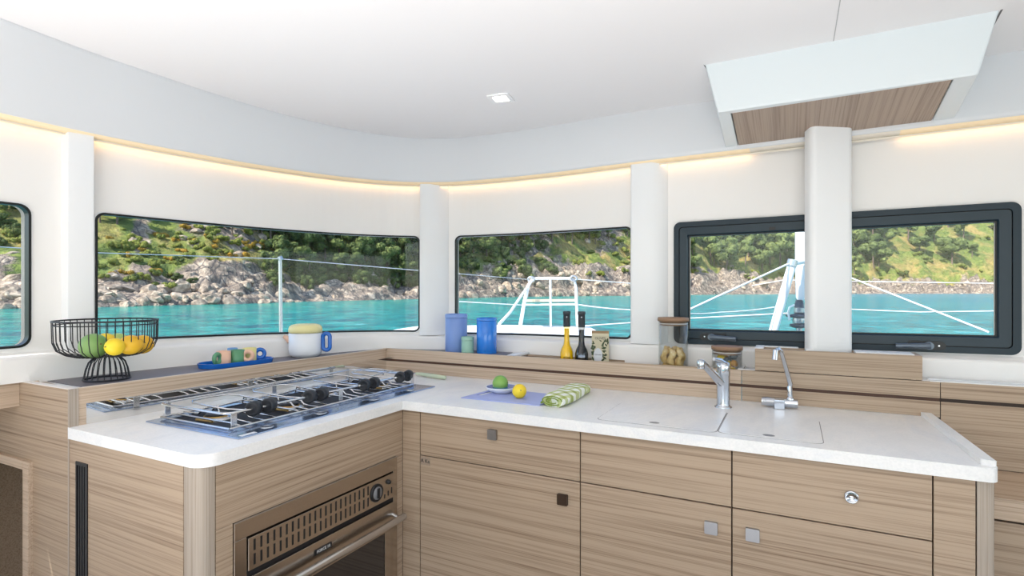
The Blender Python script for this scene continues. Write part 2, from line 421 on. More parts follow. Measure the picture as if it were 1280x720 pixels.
# ceiling
CT = [(1.5, -.20), (2.25, -.195), (2.7, -.155), (3.25, -.08), (3.6, -.045), (3.95, -.005), (4.2, .005), (5.0, .01), (5.6, .05), (7, .06)]
m = MB(); poly = [cur(s, lerps(s, CT)+.01, 2.15) for s in SL]
poly += [(3.1, 2.2, 2.15), (3.1, -3.0, 2.15), (-2.3, -3.0, 2.15)]
zt = [(x, y, 2.15) for x, y, z in poly]; m.add(zt, [tuple(range(len(zt)))])
m.add([(x, y, 2.30) for x, y, z in poly], [tuple(range(len(zt)-1, -1, -1))])
ceil = m.build('ceiling', CEIL); ceil['kind'] = 'structure'
MB().box(.117, .1195, -2.9, 2.045, 2.1485, 2.1505).build('ceiling_seam', plain('seam_grey', (.45, .45, .46), .6), ceil)
m = MB(); pr = [cur(s, .50, 2.31) for s in SL]; pr += [(3.6, 2.8, 2.31), (3.6, -3.1, 2.31), (-2.8, -3.1, 2.31)]; m.add(pr, [tuple(range(len(pr)))]); m.add([(x, y, 2.36) for x, y, z in pr], [tuple(range(len(pr)-1, -1, -1))])
m.build('added_sun_roof', PODM)['kind'] = 'structure'  # unseen roof slab, added with an overhang that keeps sun off the bulkhead
# curved fascia
m = MB(); strip(m, SL, lambda s: [(.03, 1.925), (.0, 1.918), (-.006, 1.922), (-.006, 1.935), (lerps(s, CT)-.004, 2.135), (lerps(s, CT)+.002, 2.152)])
m.build('trim_4', FASC)['kind'] = 'structure'
SA, SB = 5.62, 6.12
sA = [s for s in SL if s < SA]+[SA]; sM = [SA]+[s for s in SL if SA < s < SB]+[SB]; sB = [SB]+[s for s in SL if s > SB]
m = MB(); strip(m, sA, lambda s: [(.0, 1.9185), (.004, 1.913), (.034, 1.906), (.036, 1.915)]); strip(m, sB, lambda s: [(.0, 1.9185), (.004, 1.913), (.034, 1.906), (.036, 1.915)])
lm = m.build('trim_5', LED); lm['kind'] = 'structure'
m = MB(); strip(m, sM, lambda s: [(.0, 1.9185), (.004, 1.913), (.034, 1.906), (.036, 1.915)]); strip(m, SL, lambda s: [(.032, 1.907), (.032, 1.899)]); strip(m, SL, lambda s: [(.034, 1.93), (.062, 1.93)])
m.build('trim_6', LIPM)['kind'] = 'structure'
m = MB(); strip(m, sA, lambda s: [(.0345, 1.902), (.0345, 1.914)]); strip(m, sB, lambda s: [(.0345, 1.902), (.0345, 1.914)])
m.build('trim_8', LEDH)['kind'] = 'structure'
# right and rear walls outside the view (open where the saloon door and side windows are)
m = MB(); m.box(3.1, 3.2, -3, 2.3, 0, .8).box(3.1, 3.2, -3, 2.3, 1.9, 2.2).box(3.1, 3.2, 2.0, 2.3, .8, 1.9).box(3.1, 3.2, -3, -2.6, .8, 1.9)
m.build('wall_right', WALL)['kind'] = 'structure'
m = MB(); m.box(-2.7, -1.6, -3.0, -2.95, 0, 2.2).box(2.2, 3.2, -3.0, -2.95, 0, 2.2); m.build('wall_back', WALL)['kind'] = 'structure'
m = MB(); m.box(-2.75, -2.65, -3, .9, 0, 1.03); m.box(-2.3, -2.2, -3, -1.4, 1.0, 2.2).box(-2.75, -2.25, -3, .24, 1.015, 1.034); m.build('wall_left', WALL)['kind'] = 'structure'  # last box is an unseen board added to block stray sun
# overhead pod with oak panel
pod = bpy.data.objects.new('trim_7', None); C.collection.objects.link(pod); pod['kind'] = 'structure'; pod.location = (.12, 2.25, 2.15); LOCS[pod] = Vector((.12, 2.25, 2.15))
T = [(-.278, 2.053, 2.152), (.531, 2.041, 2.152), (.56, 2.50, 2.152), (-.30, 2.50, 2.152)]
Bm = [(-.236, 2.062, 1.976), (.486, 2.050, 1.976), (.500, 2.46, 1.922), (-.246, 2.47, 1.922)]
I = [(-.196, 2.094, 1.974), (.431, 2.064, 1.974), (.437, 2.455, 1.925), (-.198, 2.46, 1.925)]
I2 = [(x, y, z+.018) for x, y, z in I]
m = MB(); m.add(T+Bm, [(0, 1, 5, 4), (1, 2, 6, 5), (3, 0, 4, 7)]); m.add(Bm+I, [(0, 1, 5, 4), (1, 2, 6, 5), (3, 0, 4, 7), (2, 3, 7, 6)])
m.add(I+I2, [(0, 1, 5, 4), (1, 2, 6, 5), (3, 0, 4, 7), (2, 3, 7, 6)])
bmx = m.build('pod_casing', PODM, pod, bevel=0)
bm = bmesh.new(); bm.from_mesh(bmx.data); bmesh.ops.remove_doubles(bm, verts=bm.verts, dist=1e-5); bmesh.ops.recalc_face_normals(bm, faces=bm.faces); bm.to_mesh(bmx.data); bm.free()
md = bmx.modifiers.new('bevel', 'BEVEL'); md.width = .008; md.segments = 3; md.limit_method = 'ANGLE'
m = MB(); g = .004
P4 = [(I[0][0]+g, I[0][1]+g, I[0][2]+.003), (I[1][0]-g, I[1][1]+g, I[1][2]+.003), (I[2][0]-g, I[2][1]-.02, I[2][2]+.003), (I[3][0]+g, I[3][1]-.02, I[3][2]+.003)]
m.add(P4+[(x, y, z+.012) for x, y, z in P4], [(0, 1, 2, 3), (7, 6, 5, 4), (0, 4, 5, 1), (1, 5, 6, 2), (2, 6, 7, 3), (3, 7, 4, 0)]); m.build('oak_panel', WPAN, pod)
m = MB(); m.add([(-.283, 2.045, 2.1495), (-.277, 2.06, 2.1495), (-.25, 2.30, 2.1495), (-.262, 2.30, 2.1495)], [(0, 1, 2, 3)]); m.add([(.533, 2.04, 2.1495), (.538, 2.036, 2.1495), (.558, 2.3, 2.1495), (.552, 2.3, 2.1495)], [(0, 1, 2, 3)]); m.build('shadow_gap', plain('gap_grey', (.12, .12, .12), .7), pod)
# downlight
cl = thing('ceiling_downlight', (-1.085, 2.009, 2.15), 'small square white recessed downlight in the pale ceiling', 'light')
M_ = Matrix.Rotation(math.radians(10), 4, 'Z')
m = MB(); a = rrect(-.048, .048, -.048, .048, .006, 3); b_ = rrect(-.03, .03, -.03, .03, .004, 3)
n = len(a); vs = [(x, y, -.001) for x, y in a]+[(x, y, -.007) for x, y in a]+[(x, y, -.006) for x, y in b_]+[(x, y, .003) for x, y in b_]
fs = [];
for k in range(3):
    for i in range(n): fs.append((k*n+i, k*n+(i+1) % n, (k+1)*n+(i+1) % n, (k+1)*n+i))
m.add(vs, fs); m.xform(Matrix.Translation((-1.085, 2.009, 2.15)) @ M_); m.build('lamp_frame', POSTM, cl)
m = MB(); m.prism(b_, -.004, -.002); m.xform(Matrix.Translation((-1.085, 2.009, 2.15)) @ M_); m.build('diffuser', LAMP, cl)
# support pillar
pp = thing('support_pillar', (.118, 2.36, .9), 'tall white rounded rectangular pillar in front of the dark framed window', 'pillar')
cp_, sp_ = math.cos(TH*.9), math.sin(TH*.9); m = MB(); q = [(.118+x*cp_-y*sp_, 2.355+x*sp_+y*cp_) for x, y in rrect(-.0765, .0765, -.035, .035, .022, 6)]
m.prism(q, .95, 1.975, True); m.build('pillar_shaft', POSTM, pp)

# ------------------------------------------------------------------ cabinets
YF = 1.685; XF = -1.342
def carcass(name, x0, x1, label, group=None):
    t = thing(name, ((x0+x1)/2, 1.98, 0), label, 'cabinet', group)
    MB().box(x0+.001, x1-.001, YF+.020, 2.25, .08, .885).build('cabinet_body', WDK, t)
    return t
def front(t, name, x0, x1, z0, z1, mat=None):
    return MB().box(x0+.0018, x1-.0018, YF, YF+.018, z0+.0018, z1-.0018).build(name, mat or WX, t, bevel=.0008)
def sqknob(x, z, parent, mat):
    m = MB(); m.prism(rrect(-.018, .018, -.018, .018, .003, 3), 0, .010)
    m.xform(Matrix.Translation((x, YF, z)) @ Matrix.Rotation(PI/2, 4, 'X')); o = m.build('latch_knob', mat, parent, bevel=.0012)
    return o
BRZ = plain('bronze_reflecting_steel', (.07, .045, .032), .35, .6); STQ = plain('dull_steel', (.26, .25, .245), .38, .8); NIK = plain('satin_nickel', (.40, .42, .46), .32, 1)
xs = [-1.2585, -.6155, -.155, .311]
c1 = carcass('base_cabinet', xs[0], xs[1], 'oak base cabinet next to the oven corner, one drawer above a wide door', 'base cabinets under the sink run')
d_ = front(c1, 'drawer', xs[0], xs[1], .7175, .886); sqknob(-.942, .834, d_, STQ)
d_ = front(c1, 'cabinet_door', xs[0], xs[1], .08, .7175); sqknob(-.676, .651, d_, BRZ)
m = MB(); m.box(-1.2555, -1.213, YF-.0012, YF, .683, .713); pl_ = m.build('small_plate', plain('plate_wood', (.34, .26, .2), .5), d_)
text('A Ka', .020, (-1.234, YF-.0016, .698), Matrix.Rotation(PI/2, 3, 'X'), TXT, d_)
c2 = carcass('base_cabinet', xs[1], xs[2], 'narrow oak base cabinet, left of the lock drawer, knob at its door top right', 'base cabinets under the sink run')
d_ = front(c2, 'drawer', xs[1], xs[2], .7175, .886)
d_ = front(c2, 'cabinet_door', xs[1], xs[2], .08, .7175); sqknob(-.211, .650, d_, NIK)
c3 = carcass('base_cabinet', xs[2], xs[3], 'oak base cabinet with a round chrome lock on its drawer, at the worktop end', 'base cabinets under the sink run')
d_ = front(c3, 'drawer', xs[2], xs[3], .7175, .886)
m = MB(); m.lathe([(.017, 0), (.017, -.005), (.0155, -.007), (.013, -.007), (.0125, -.004), (.0, -.004)], (.138, YF, .799), 28, 'y'); m.build('lock_button', CHROME, d_)
d_ = front(c3, 'cabinet_door', xs[2], xs[3], .08, .7175); sqknob(-.100, .652, d_, NIK)
# fillers and plinth
t = thing('corner_filler_panel', (-1.30, YF, 0), 'narrow vertical oak panel between the oven unit and the drawers', 'panel')
MB().box(XF+.001, xs[0]-.0015, YF, YF+.018, .0, .886).build('filler_board', WX, t)
t = thing('end_post', (.38, 1.75, 0), 'oak end panel and rounded upright post under the right worktop corner', 'panel')
MB().box(xs[3]+.0015, .3935, YF, YF+.018, .0, .886).build('filler_board', WX, t)
m = MB(); m.prism([(.3965, YF+.03), (.3965, YF-.001), (.418, YF-.001), (.428, YF+.004), (.432, YF+.014), (.432, YF+.05), (.42, 2.255), (.3965, 2.255)], 0, .886); m.build('corner_post', WZ, t)
t = thing('plinth', (-.4, 1.74, 0), 'dark recessed kick board under the base cabinets', 'plinth'); MB().box(-1.25, .31, 1.735, 1.75, 0, .08).build('kick_board', WDK, t)
# oven unit (left leg)
oc = thing('oven_cabinet', (-1.65, 1.28, 0), 'oak cabinet housing around the built-in steel oven', 'cabinet')
OY0, OY1, OZ1 = .966, 1.648, .712
MB().box(XF-.018, XF, .916, YF-.001, OZ1+.002, .886).build('upper_panel', WY, oc)
MB().box(XF-.018, XF, .916, OY0-.002, 0, OZ1+.001).build('side_panel', WY, oc); MB().box(XF-.018, XF, OY1+.002, YF-.001, 0, OZ1+.001).build('side_panel', WY, oc)
MB().box(-1.90, XF-.02, .92, 2.24, .02, .88).build('cabinet_body', WDK, oc)
ov = thing('oven', (-1.40, 1.307, .1), 'built-in brushed steel marine oven with bar handle and vent slots', 'oven')
X0 = XF+.004
m = MB(); fr = .038
m.box(XF-.015, X0, OY0, OY1, OZ1-fr-.012, OZ1).box(XF-.015, X0, OY0, OY0+fr, .1, OZ1-fr-.012).box(XF-.015, X0, OY1-.024, OY1, .1, OZ1-fr-.012); m.build('oven_frame', OVENM, ov, bevel=.0015)
m = MB(); m.box(XF-.012, X0+.003, OY0+fr+.003, OY1-.027, .566, .657); MB().box(X0-.001, X0+.0035, OY0, OY1, OZ1-.001, OZ1+.0015).build('frame_edge', CHROME, ov); cpn = m.build('control_panel', OVENM, ov, bevel=.001)
m = MB()
ys_ = [OY0+fr+.022+.0218*i for i in range(22)]
for i, y in enumerate(ys_):
    for z0 in (.578, .618): m.box(X0+.003, X0+.0036, y-.0032, y+.0032, z0, z0+.031)
for i, y in enumerate((1.572, 1.592, 1.611)): m.box(X0+.003, X0+.0036, y-.0028, y+.0028, .578+.003*i, .592+.007*i)
m.build('vent_slots', BLACK, cpn, kind='stuff')
m = MB(); cy, cz = 1.528, .612
m.lathe([(.032, 0), (.032, .004), (.030, .006), (.023, .006), (.023, .004)], (X0+.003, cy, cz), 32, 'x'); m.build('dial_ring', BLACK, cpn)
m = MB(); m.lathe([(.023, 0), (.0225, .0035), (0, .0035)], (X0+.0065, cy, cz), 32, 'x'); dl = m.build('dial', plain('dial_grey', (.22, .22, .23), .4), cpn)
MB().box(X0+.010, X0+.016, cy-.005, cy+.005, cz-.018, cz+.018).build('dial_grip', BLACK, dl, bevel=.001)
m = MB(); m.lathe([(.009, 0), (.009, .004), (.006, .010), (0, .011)], (X0+.003, 1.592, .632), 20, 'x'); m.build('ignition_button', BLACK, cpn)
MB().box(XF-.014, X0-.002, OY0+fr, OY1-.026, .1, .566).build('door_gap', BLACK, ov)
m = MB(); DY0, DY1 = OY0+fr+.008, OY1-.034
m.box(X0, X0+.012, DY0, DY1, .455, .553).box(X0, X0+.012, DY0, DY0+.05, .12, .455).box(X0, X0+.012, DY1-.05, DY1, .12, .455).box(X0, X0+.012, DY0+.05, DY1-.05, .12, .2)
dr = m.build('oven_door', OVENM, ov, bevel=.001)
MB().box(X0+.002, X0+.009, DY0+.05, DY1-.05, .2, .455).build('door_glass', OVGL, dr)
m = MB(); m.tube([(X0+.045, DY0+.005, .497), (X0+.045, DY1+.020, .497)], .0125, 20)
for y in (DY0+.03, DY1-.005): m.tube([(X0+.01, y, .507), (X0+.045, y, .497)], .007, 12)
m.build('door_handle', STEEL, dr)
bd = MB().box(X0+.012, X0+.0145, 1.232, 1.302, .515, .531).build('badge_plate', BLACK, dr)
R_ = Matrix.Rotation(PI/2, 3, 'Z') @ Matrix.Rotation(PI/2, 3, 'X')
text('FORCE 10', .0125, (X0+.0149, 1.267, .523), R_, TXW, dr)
# end of left leg
ep = thing('end_cabinet', (-1.7, .885, 0), 'oak end cabinet face of the cooker counter with a tall black louvre vent', 'cabinet')
YE = .885
m = MB(); m.box(-1.988, -1.941, YE-.012, YE+.006, 0, .886).box(-1.877, -1.412, YE-.012, YE+.006, 0, .886).box(-1.941, -1.877, YE-.012, YE+.006, .822, .886).box(-1.941, -1.877, YE-.012, YE+.006, 0, .2)
m.build('panel_board', WX, ep)
vg = MB().box(-1.941, -1.877, YE+.0, YE+.006, .2, .822).build('vent_back', BLACK, ep)
m = MB(); m.box(-1.942, -1.936, YE-.015, YE, .2, .822).box(-1.882, -1.876, YE-.015, YE, .2, .822).box(-1.936, -1.882, YE-.015, YE, .812, .822); m.build('vent_frame', BLACK, ep)
for k in range(4):
    x = -1.929+k*.0135; MB().box(x-.002, x+.003, YE-.013, YE, .2, .813).build('vent_slat', plain('slat_black', (.03, .03, .032), .4) if k == 0 else bpy.data.materials['slat_black'], ep)
pts = [(-1.409, YE+.006), (-1.409, YE-.012)]+[(-1.375+.032*math.sin(a), YE+.020-.032*math.cos(a)) for a in [k*PI/2/8 for k in range(9)]]+[(XF, .913), (-1.36, .913)]
t = thing('corner_post', (-1.37, .9, 0), 'rounded vertical-grain oak corner post under the left worktop corner', 'post'); m = MB(); m.prism(pts, 0, .886); m.build('post_board', WZ, t)
# tall bulkhead panel on the far left
bp = thing('side_bulkhead', (-2.3, .88, 0), 'tall oak bulkhead left of the cooker with a framed opening', 'panel')
m = MB(); m.box(-2.37, -1.99, YE-.012, YE+.010, .775, 1.0355).box(-2.215, -1.99, YE-.012, YE+.010, 0, .775).box(-2.7, -2.37, YE-.012, YE+.010, .775, .955)
m.build('panel_board', WX, bp)
MB().box(-2.40, -2.00, YE+.011, 1.02, 1.012, 1.0285).build('shelf_end', WX, bp)
MB().box(-1.9895, -1.982, YE-.014, YE+.012, 0, 1.037).build('edge_strip', WZ, bp)
MB().box(-2.37, -1.982, YE-.012, YE+.010, 1.0355, 1.038).build('top_edging', plain('pale_edging', (.78, .72, .68), .4), bp)
m = MB(); m.box(-2.252, -2.213, YE-.026, YE+.004, 0, .782); m.box(-2.75, -2.252, YE-.026, YE+.004, .752, .782); m.build('opening_frame', WLX, bp, bevel=.003)
MB().box(-2.75, -2.305, .25, YE-.0125, .955, 1.0355).build('rail_board', WLY, bp)
m = MB(); m.box(-2.72, -2.70, YE+.01, 2.2, 0, .9).box(-2.72, -2.0, 1.55, 1.57, 0, .775).box(-2.72, -2.0, YE+.01, 1.57, .775, .79).box(-2.21, -2.19, YE+.01, 1.57, 0, .775); m.build('locker_lining', WX, bp)

# ------------------------------------------------------------------ worktop
wt = thing('worktop', (-.9, 1.9, .886), 'white L-shaped solid surface worktop with flush sink lids', 'worktop')
out = [(-1.985, .868)]+[(-1.385+.055*math.sin(a), .868+.055-.055*math.cos(a)) for a in [k*PI/2/8 for k in range(9)]]
out += [(-1.328, 1.668), (.40, 1.668)]+[(.412+.024*math.sin(a), 1.692-.024*math.cos(a)) for a in [k*PI/2/5 for k in range(1, 6)]]+[(.412, 2.262), (-1.92, 2.262), (-1.985, .9)]
m = MB(); m.prism(out, .886, .920); m.build('slab', STONE, wt, bevel=.004, seg=3)
m = MB(); m.prism([(.383, 2.258), (.3865, 2.24), (.405, 1.695), (.434, 1.685), (.412, 2.258)], .918, .934); m.build('raised_rim', STONE, wt, bevel=.004, seg=3)
GAPM = plain('lid_gap', (.22, .2, .2), .7); LIDM = STONE
def lid(x0, x1, y0, y1, hx, hy_):
    m = MB(); m.prism(rrect(x0, x1, y0, y1, .022, 5), .9195, .9203); gp = m.build('lid_gap', GAPM, wt)
    m = MB(); m.prism(rrect(x0+.0022, x1-.0022, y0+.0022, y1-.0022, .021, 5), .9195, .9215); l = m.build('sink_lid', LIDM, wt)
    m = MB(); m.lathe([(.0165, 0), (0, .0003)], (hx, hy_, .9216), 20, sx=1, sy=.75); m.build('finger_hole', plain('hole_grey', (.25, .25, .26), .4, .5), l)
lid(-.573, -.200, 1.715, 2.028, -.391, 1.752); lid(-.199, .078, 1.72, 2.03, -.061, 1.75)

# ------------------------------------------------------------------ back shelf and splashback
bs = thing('back_shelf', (-.9, 2.3, .92), 'low oak splashback and shelf running along behind the worktop', 'shelf')
YS = 2.26
def sxl(y): return -1.985+(y-.885)/(2.26-.885)*.078       # face of the left leg's splash
# left leg: oak upper board, polished mirror below
def lboard(y0, y1, z0, z1, th, nm, mat, dx=0, par=bs):
    a = [(sxl(y0)+dx, y0), (sxl(y1)+dx, y1), (sxl(y1)-th, y1), (sxl(y0)-th, y0)]; m = MB(); m.prism(a, z0, z1); return m.build(nm, mat, par)
lboard(.885, 2.26, .986, 1.036, .016, 'splash_board', WLY); lboard(.885, .918, .9205, .986, .016, 'splash_board', WLY)
lboard(.918, 2.26, .9205, .986, .010, 'mirror_strip', MIRR, -.002)
lboard(.895, 2.26, 1.036, 1.0375, .012, 'pale_edging', plain('edging', (.7, .6, .5), .5))
# right leg
XSL, XSR = -1.93, 2.9
segs = [(XSL, -.1735), (-.1725, .4365), (.4375, 1.3), (1.301, 2.9)]
for a, b in segs:
    MB().box(a+.0008, b-.0008, YS, YS+.016, .985, 1.038).build('splash_board', WLX if a < -.5 else WX, bs)
    MB().box(a+.0008, b-.0008, YS, YS+.016, .77 if a > .4 else .9205, .973).build('splash_board', WLX if a < -.5 else WX, bs)
MB().box(XSL, 2.9, YS+.004, YS+.018, .973, .985).build('groove_strip', GROOVE, bs)
MB().box(.435, 2.9, YS+.003, YS+.018, .5, 1.0).build('backing', WDK, bs)
# shelf mat in left leg and corner
def backpt(s): return cur(s, bulge(s)-.004)[:2]
sv = [s/50 for s in range(int(2.30*50), int(4.78*50)+1, 2)]
pol = [backpt(s) for s in sv]; pol = [p for p in pol if p[1] > .9 and p[0] < -1.2]
inner = [(pol[-1][0], 2.277), (-1.924, 2.277), (-2.0, .898)]
m = MB(); m.prism(pol+inner, .99, 1.030); m.build('shelf_top', plain('shelf_white', (.7, .7, .7), .4), bs)
pol2 = [cur(s, bulge(s)-.012)[:2] for s in sv]; pol2 = [p for p in pol2 if p[1] > .93 and p[0] < -1.22]
m = MB(); m.prism(pol2+[(-1.22, 2.279), (-1.927, 2.279), (-2.002, .93)], 1.029, 1.0325); m.build('shelf_mat', MATT, bs)
# trough
MB().box(-1.195, -.19, 2.276, 2.44, .975, .99).build('trough_floor', WX, bs)
MB().box(-1.16, -.19, 2.425, 2.443, .99, 1.028).build('trough_back', WX, bs)
MB().box(-1.19, -1.165, 2.276, 2.44, .99, 1.028).build('divider', WX, bs)
MB().box(-1.199, -1.163, 2.262, 2.445, 1.028, 1.037).build('divider_trim', POSTM, bs)
# raised box behind folding tap
MB().box(-.126, .388, YS-.0015, YS+.016, 1.041, 1.122).build('box_front', WX, bs)
m = MB(); m.box(-.126, -.112, YS+.016, 2.40, 1.038, 1.122).box(.374, .388, YS+.016, 2.375, 1.038, 1.122); build_each(m, 'box_side', WX, bs)
m = MB(); m.box(-.112, .374, 2.362, 2.376, .99, 1.120); m.build('box_back', WX, bs)
m = MB(); m.box(-.128, -.098, YS+.014, 2.39, 1.120, 1.125).box(.045, .06, YS+.014, 2.37, 1.118, 1.124).box(.20, .37, YS+.016, 2.365, 1.118, 1.1245).box(-.098, .02, 2.366, 2.392, 1.12, 1.124); build_each(m, 'box_trim', POSTM, bs)
MB().box(-.112, .374, YS+.016, 2.362, .99, 1.0).build('box_floor', WX, bs)
# trays beside the box
m = MB(); m.box(-.188, -.17, YS+.012, 2.40, 1.036, 1.040).box(-.17, -.127, YS+.012, YS+.024, 1.036, 1.040).box(-.17, -.127, 2.36, 2.40, 1.03, 1.034); build_each(m, 'tray_rim', POSTM, bs)
MB().box(-.172, -.126, YS+.02, 2.40, .99, 1.02).build('tray_floor', plain('tray_lilac', (.68, .66, .72), .4), bs)
m = MB(); m.box(.389, .41, YS+.012, 2.37, 1.034, 1.040).box(.41, 2.9, YS+.004, YS+.022, 1.036, 1.041).box(.41, 2.9, 2.305, 2.325, 1.036, 1.043).box(.41, .44, YS+.02, 2.31, 1.034, 1.038); build_each(m, 'tray_rim', POSTM, bs)
MB().box(.40, 2.9, YS+.02, 2.36, .99, 1.022).build('tray_floor', plain('tray_grey', (.42, .43, .46), .35), bs)
# low cabinet beyond the right end
lc = thing('low_cabinet', (.9, 2.1, 0), 'low oak cabinet ledge beyond the right end of the worktop', 'cabinet')
MB().box(.436, 2.9, 1.96, 2.262, .752, .768).build('cabinet_top', wood('ledge_oak', 0, (.36, .24, .15), (.55, .40, .28), .18), lc)
MB().box(.436, 2.9, 1.945, 1.96, .712, .7685).build('top_edge', WLX, lc, bevel=.002)
MB().box(.436, 2.9, 1.955, 1.97, .0, .704).build('cabinet_front', WX, lc); MB().box(.436, 2.9, 1.972, 2.255, .0, .752).build('cabinet_body', WDK, lc)

# ------------------------------------------------------------------ hob
HX0, HX1, HY0, HY1 = -1.842, -1.392, 1.018, 1.972
hb = thing('gas_hob', (-1.617, 1.49, .92), 'long stainless gas hob with pot rails and dark clamp knobs', 'hob')
m = MB(); WXa, WXb, WYa, WYb = HX0+.03, HX1-.10, HY0+.045, HY1-.05
z0, z1 = .9205, .9245
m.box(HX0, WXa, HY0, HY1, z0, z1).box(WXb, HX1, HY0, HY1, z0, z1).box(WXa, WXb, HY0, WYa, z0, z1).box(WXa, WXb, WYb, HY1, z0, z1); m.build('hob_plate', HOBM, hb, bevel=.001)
MB().box(WXa, WXb, WYa, WYb, .9203, .9215).build('hob_well', WELL, hb)
m = MB()
m.tube([(WXb+.012, WYa-.01, .932), (WXb+.012, WYb+.01, .932)], .0035, 8); m.tube([(WXa-.008, WYa-.01, .932), (WXa-.008, WYb+.01, .932)], .0035, 8)
m.tube([(WXa-.008, WYa-.01, .932), (WXb+.012, WYa-.01, .932)], .0035, 8); m.tube([(WXa-.008, WYb+.01, .932), (WXb+.012, WYb+.01, .932)], .0035, 8); m.build('trivet_frame', ROD, hb)
BY = [1.15, 1.37, 1.62, 1.85]
for k, y in enumerate(BY):
    xc = (WXa+WXb)/2+(.05 if k % 2 else -.03)
    m = MB(); m.lathe([(.052, .9215), (.052, .926), (.04, .929), (.036, .934), (0, .934)], (xc, y, 0), 28); bn = m.build('burner', STEEL, hb)
    m = MB(); m.lathe([(.032, .934), (.034, .937), (.030, .941), (0, .942)], (xc, y, 0), 28); m.build('burner_cap', BLACK, bn)
    m = MB(); m.lathe([(.037, .930), (.0385, .932), (.037, .934)], (xc, y, 0), 28); m.build('brass_ring', BRASS, bn)
    MB().tube([(xc-.02, y-.055, .928), (xc+.06, y-.055, .930)], .0045, 8).build('burner_pipe', BRASS, hb)
for yb in BY:
    for q in (-.062, -.022, .022, .062):
        y = yb+q; xa, xb = WXa-.008, WXb+.012
        if abs(q) > .04: MB().tube([(xa, y, .934), (xa+.03, y, .938), (xb-.03, y, .938), (xb, y, .934)], .0033, 8).build('trivet_bar', ROD, hb)
        else:
            MB().tube([(xa, y, .934), (xa+.08, y, .937), (xa+.095, y, .949), (xa+.12, y, .949)], .0033, 8).build('trivet_bar', ROD, hb)
            MB().tube([(xb, y, .934), (xb-.07, y, .937), (xb-.085, y, .949), (xb-.11, y, .949)], .0033, 8).build('trivet_bar', ROD, hb)
# rail ring
RX0, RX1, RY0, RY1, RZ = -1.872, -1.525, 1.075, 1.975, .966
m = MB(); m.tube([(x, y, RZ) for x, y in rrect(RX0, RX1, RY0, RY1, .03, 4)], .0045, 8, closed=True); m.build('pot_rail', ROD, hb)
for x, y in ((RX1+.03, 1.078), (RX1+.03, 1.515), (RX1+.03, 1.945), (RX0, 1.105), (RX0, 1.53), (RX0, 1.94)):
    m = MB(); m.prism(rrect(x-.0015, x+.0015, y-.010, y+.010, .001, 1), .9246, .972); m.box(x-.010, x+.012, y-.010, y+.010, .9246, .927)
    m.tube([(x+.002, y, .966), (x-.034 if x > -1.7 else x+.004, y, .966)], .003, 8); m.build('rail_bracket', STEEL, hb)
for i, (ya, yb) in enumerate(((1.174, 1.230), (1.397, 1.452), (1.672, 1.727), (1.89, 1.945))):
    x = -1.530+.004*i
    cm = MB().tube([(x, ya-.03, RZ), (x, yb+.035, RZ)], .006, 8).build('clamp_sleeve', ROD, hb)
    for y in (ya, yb):
        k = MB().lathe([(.0, -.016), (.014, -.016), (.0155, -.0185), (.021, -.0185), (.0235, -.014), (.0235, .012), (.019, .016), (0, .016)], (x, y, RZ), 24, 'y').xform(Matrix.Translation((x, y, RZ)) @ Matrix.Rotation(math.radians(24), 4, 'Z') @ Matrix.Translation((-x, -y, -RZ))).build('clamp_knob', RUB, hb)
    yc_ = (ya+yb)/2
    lp = [(x, ya-.028, RZ), (x-.05, ya-.06, RZ+.004), (x-.20, ya-.075, RZ+.012), (x-.225, ya-.06, RZ+.014), (x-.235, yc_-.02, RZ+.014), (x-.225, yb+.01, RZ+.014), (x-.19, yb+.028, RZ+.012), (x-.07, yb+.03, RZ+.004), (x, yb+.03, RZ)]
    MB().tube(lp, .0026, 8).build('pan_clamp_wire', ROD, hb)
    lp = [(x-.10, ya-.05, RZ-.016), (x-.10, ya-.055, RZ+.008), (x-.11, yb, RZ+.010), (x-.15, yb+.02, RZ+.010), (x-.16, yb+.02, RZ-.012)]
    MB().tube(lp, .0024, 8).build('pan_clamp_wire', ROD, hb)
for i, y in enumerate((1.144, 1.358, 1.624, 1.845)):
    m = MB(); m.lathe([(.020, .9246), (.020, .9256), (.015, .9262), (.014, .9256), (0, .9256)], (-1.432, y, 0), 24)
    m.build('control_ring', STEEL, hb)
    m = MB()
    for k in range(12):
        a = k*PI/6; m.box(-1.432+.026*math.cos(a)-.0015, -1.432+.026*math.cos(a)+.0015, y+.026*math.sin(a)-.0015, y+.026*math.sin(a)+.0015, .9245, .9248)
    m.build('control_marks', TXT, hb)
MB().prism(rrect(-1.436, -1.422, 1.56, 1.585, .004, 3), .9245, .927).build('ignition_slot', BLACK, hb)
MB().box(-1.415, -1.400, 1.035, 1.085, .9246, .9252).build('maker_plate', plain('plate_white', (.72, .74, .78), .4), hb)

# ------------------------------------------------------------------ things on the left shelf
ZM = 1.0325
# wire fruit basket
bc = Vector((-2.128, 1.048, ZM))
fb = thing('fruit_basket', bc, 'black wire footed fruit bowl on the shelf left of the cooker', 'basket')
WIRE = plain('black_wire', (.018, .018, .024), .4)
def ringp(r, z, n=48): return [(bc.x+r*math.cos(k*2*PI/n), bc.y+r*math.sin(k*2*PI/n), ZM+z) for k in range(n)]
RB = .150; HB0, HB1 = .082, .206
MB().tube(ringp(RB, HB1), .0028, 8, closed=True).build('rim', WIRE, fb)
MB().tube(ringp(RB-.001, HB1-.013), .002, 6, closed=True).build('rim', WIRE, fb)
m = MB()
for k in range(40):
    a = k*2*PI/40; prof = [(RB, HB1), (RB-.002, .135), (RB-.012, .108), (RB-.035, .092), (RB-.06, .084), (.028, .082)]
    m.tube([(bc.x+r*math.cos(a), bc.y+r*math.sin(a), ZM+z) for r, z in prof], .0016, 5)
m.tube(ringp(.028, .082, 24), .0022, 6, closed=True); m.build('bowl_wires', WIRE, fb, kind='stuff')
m = MB()
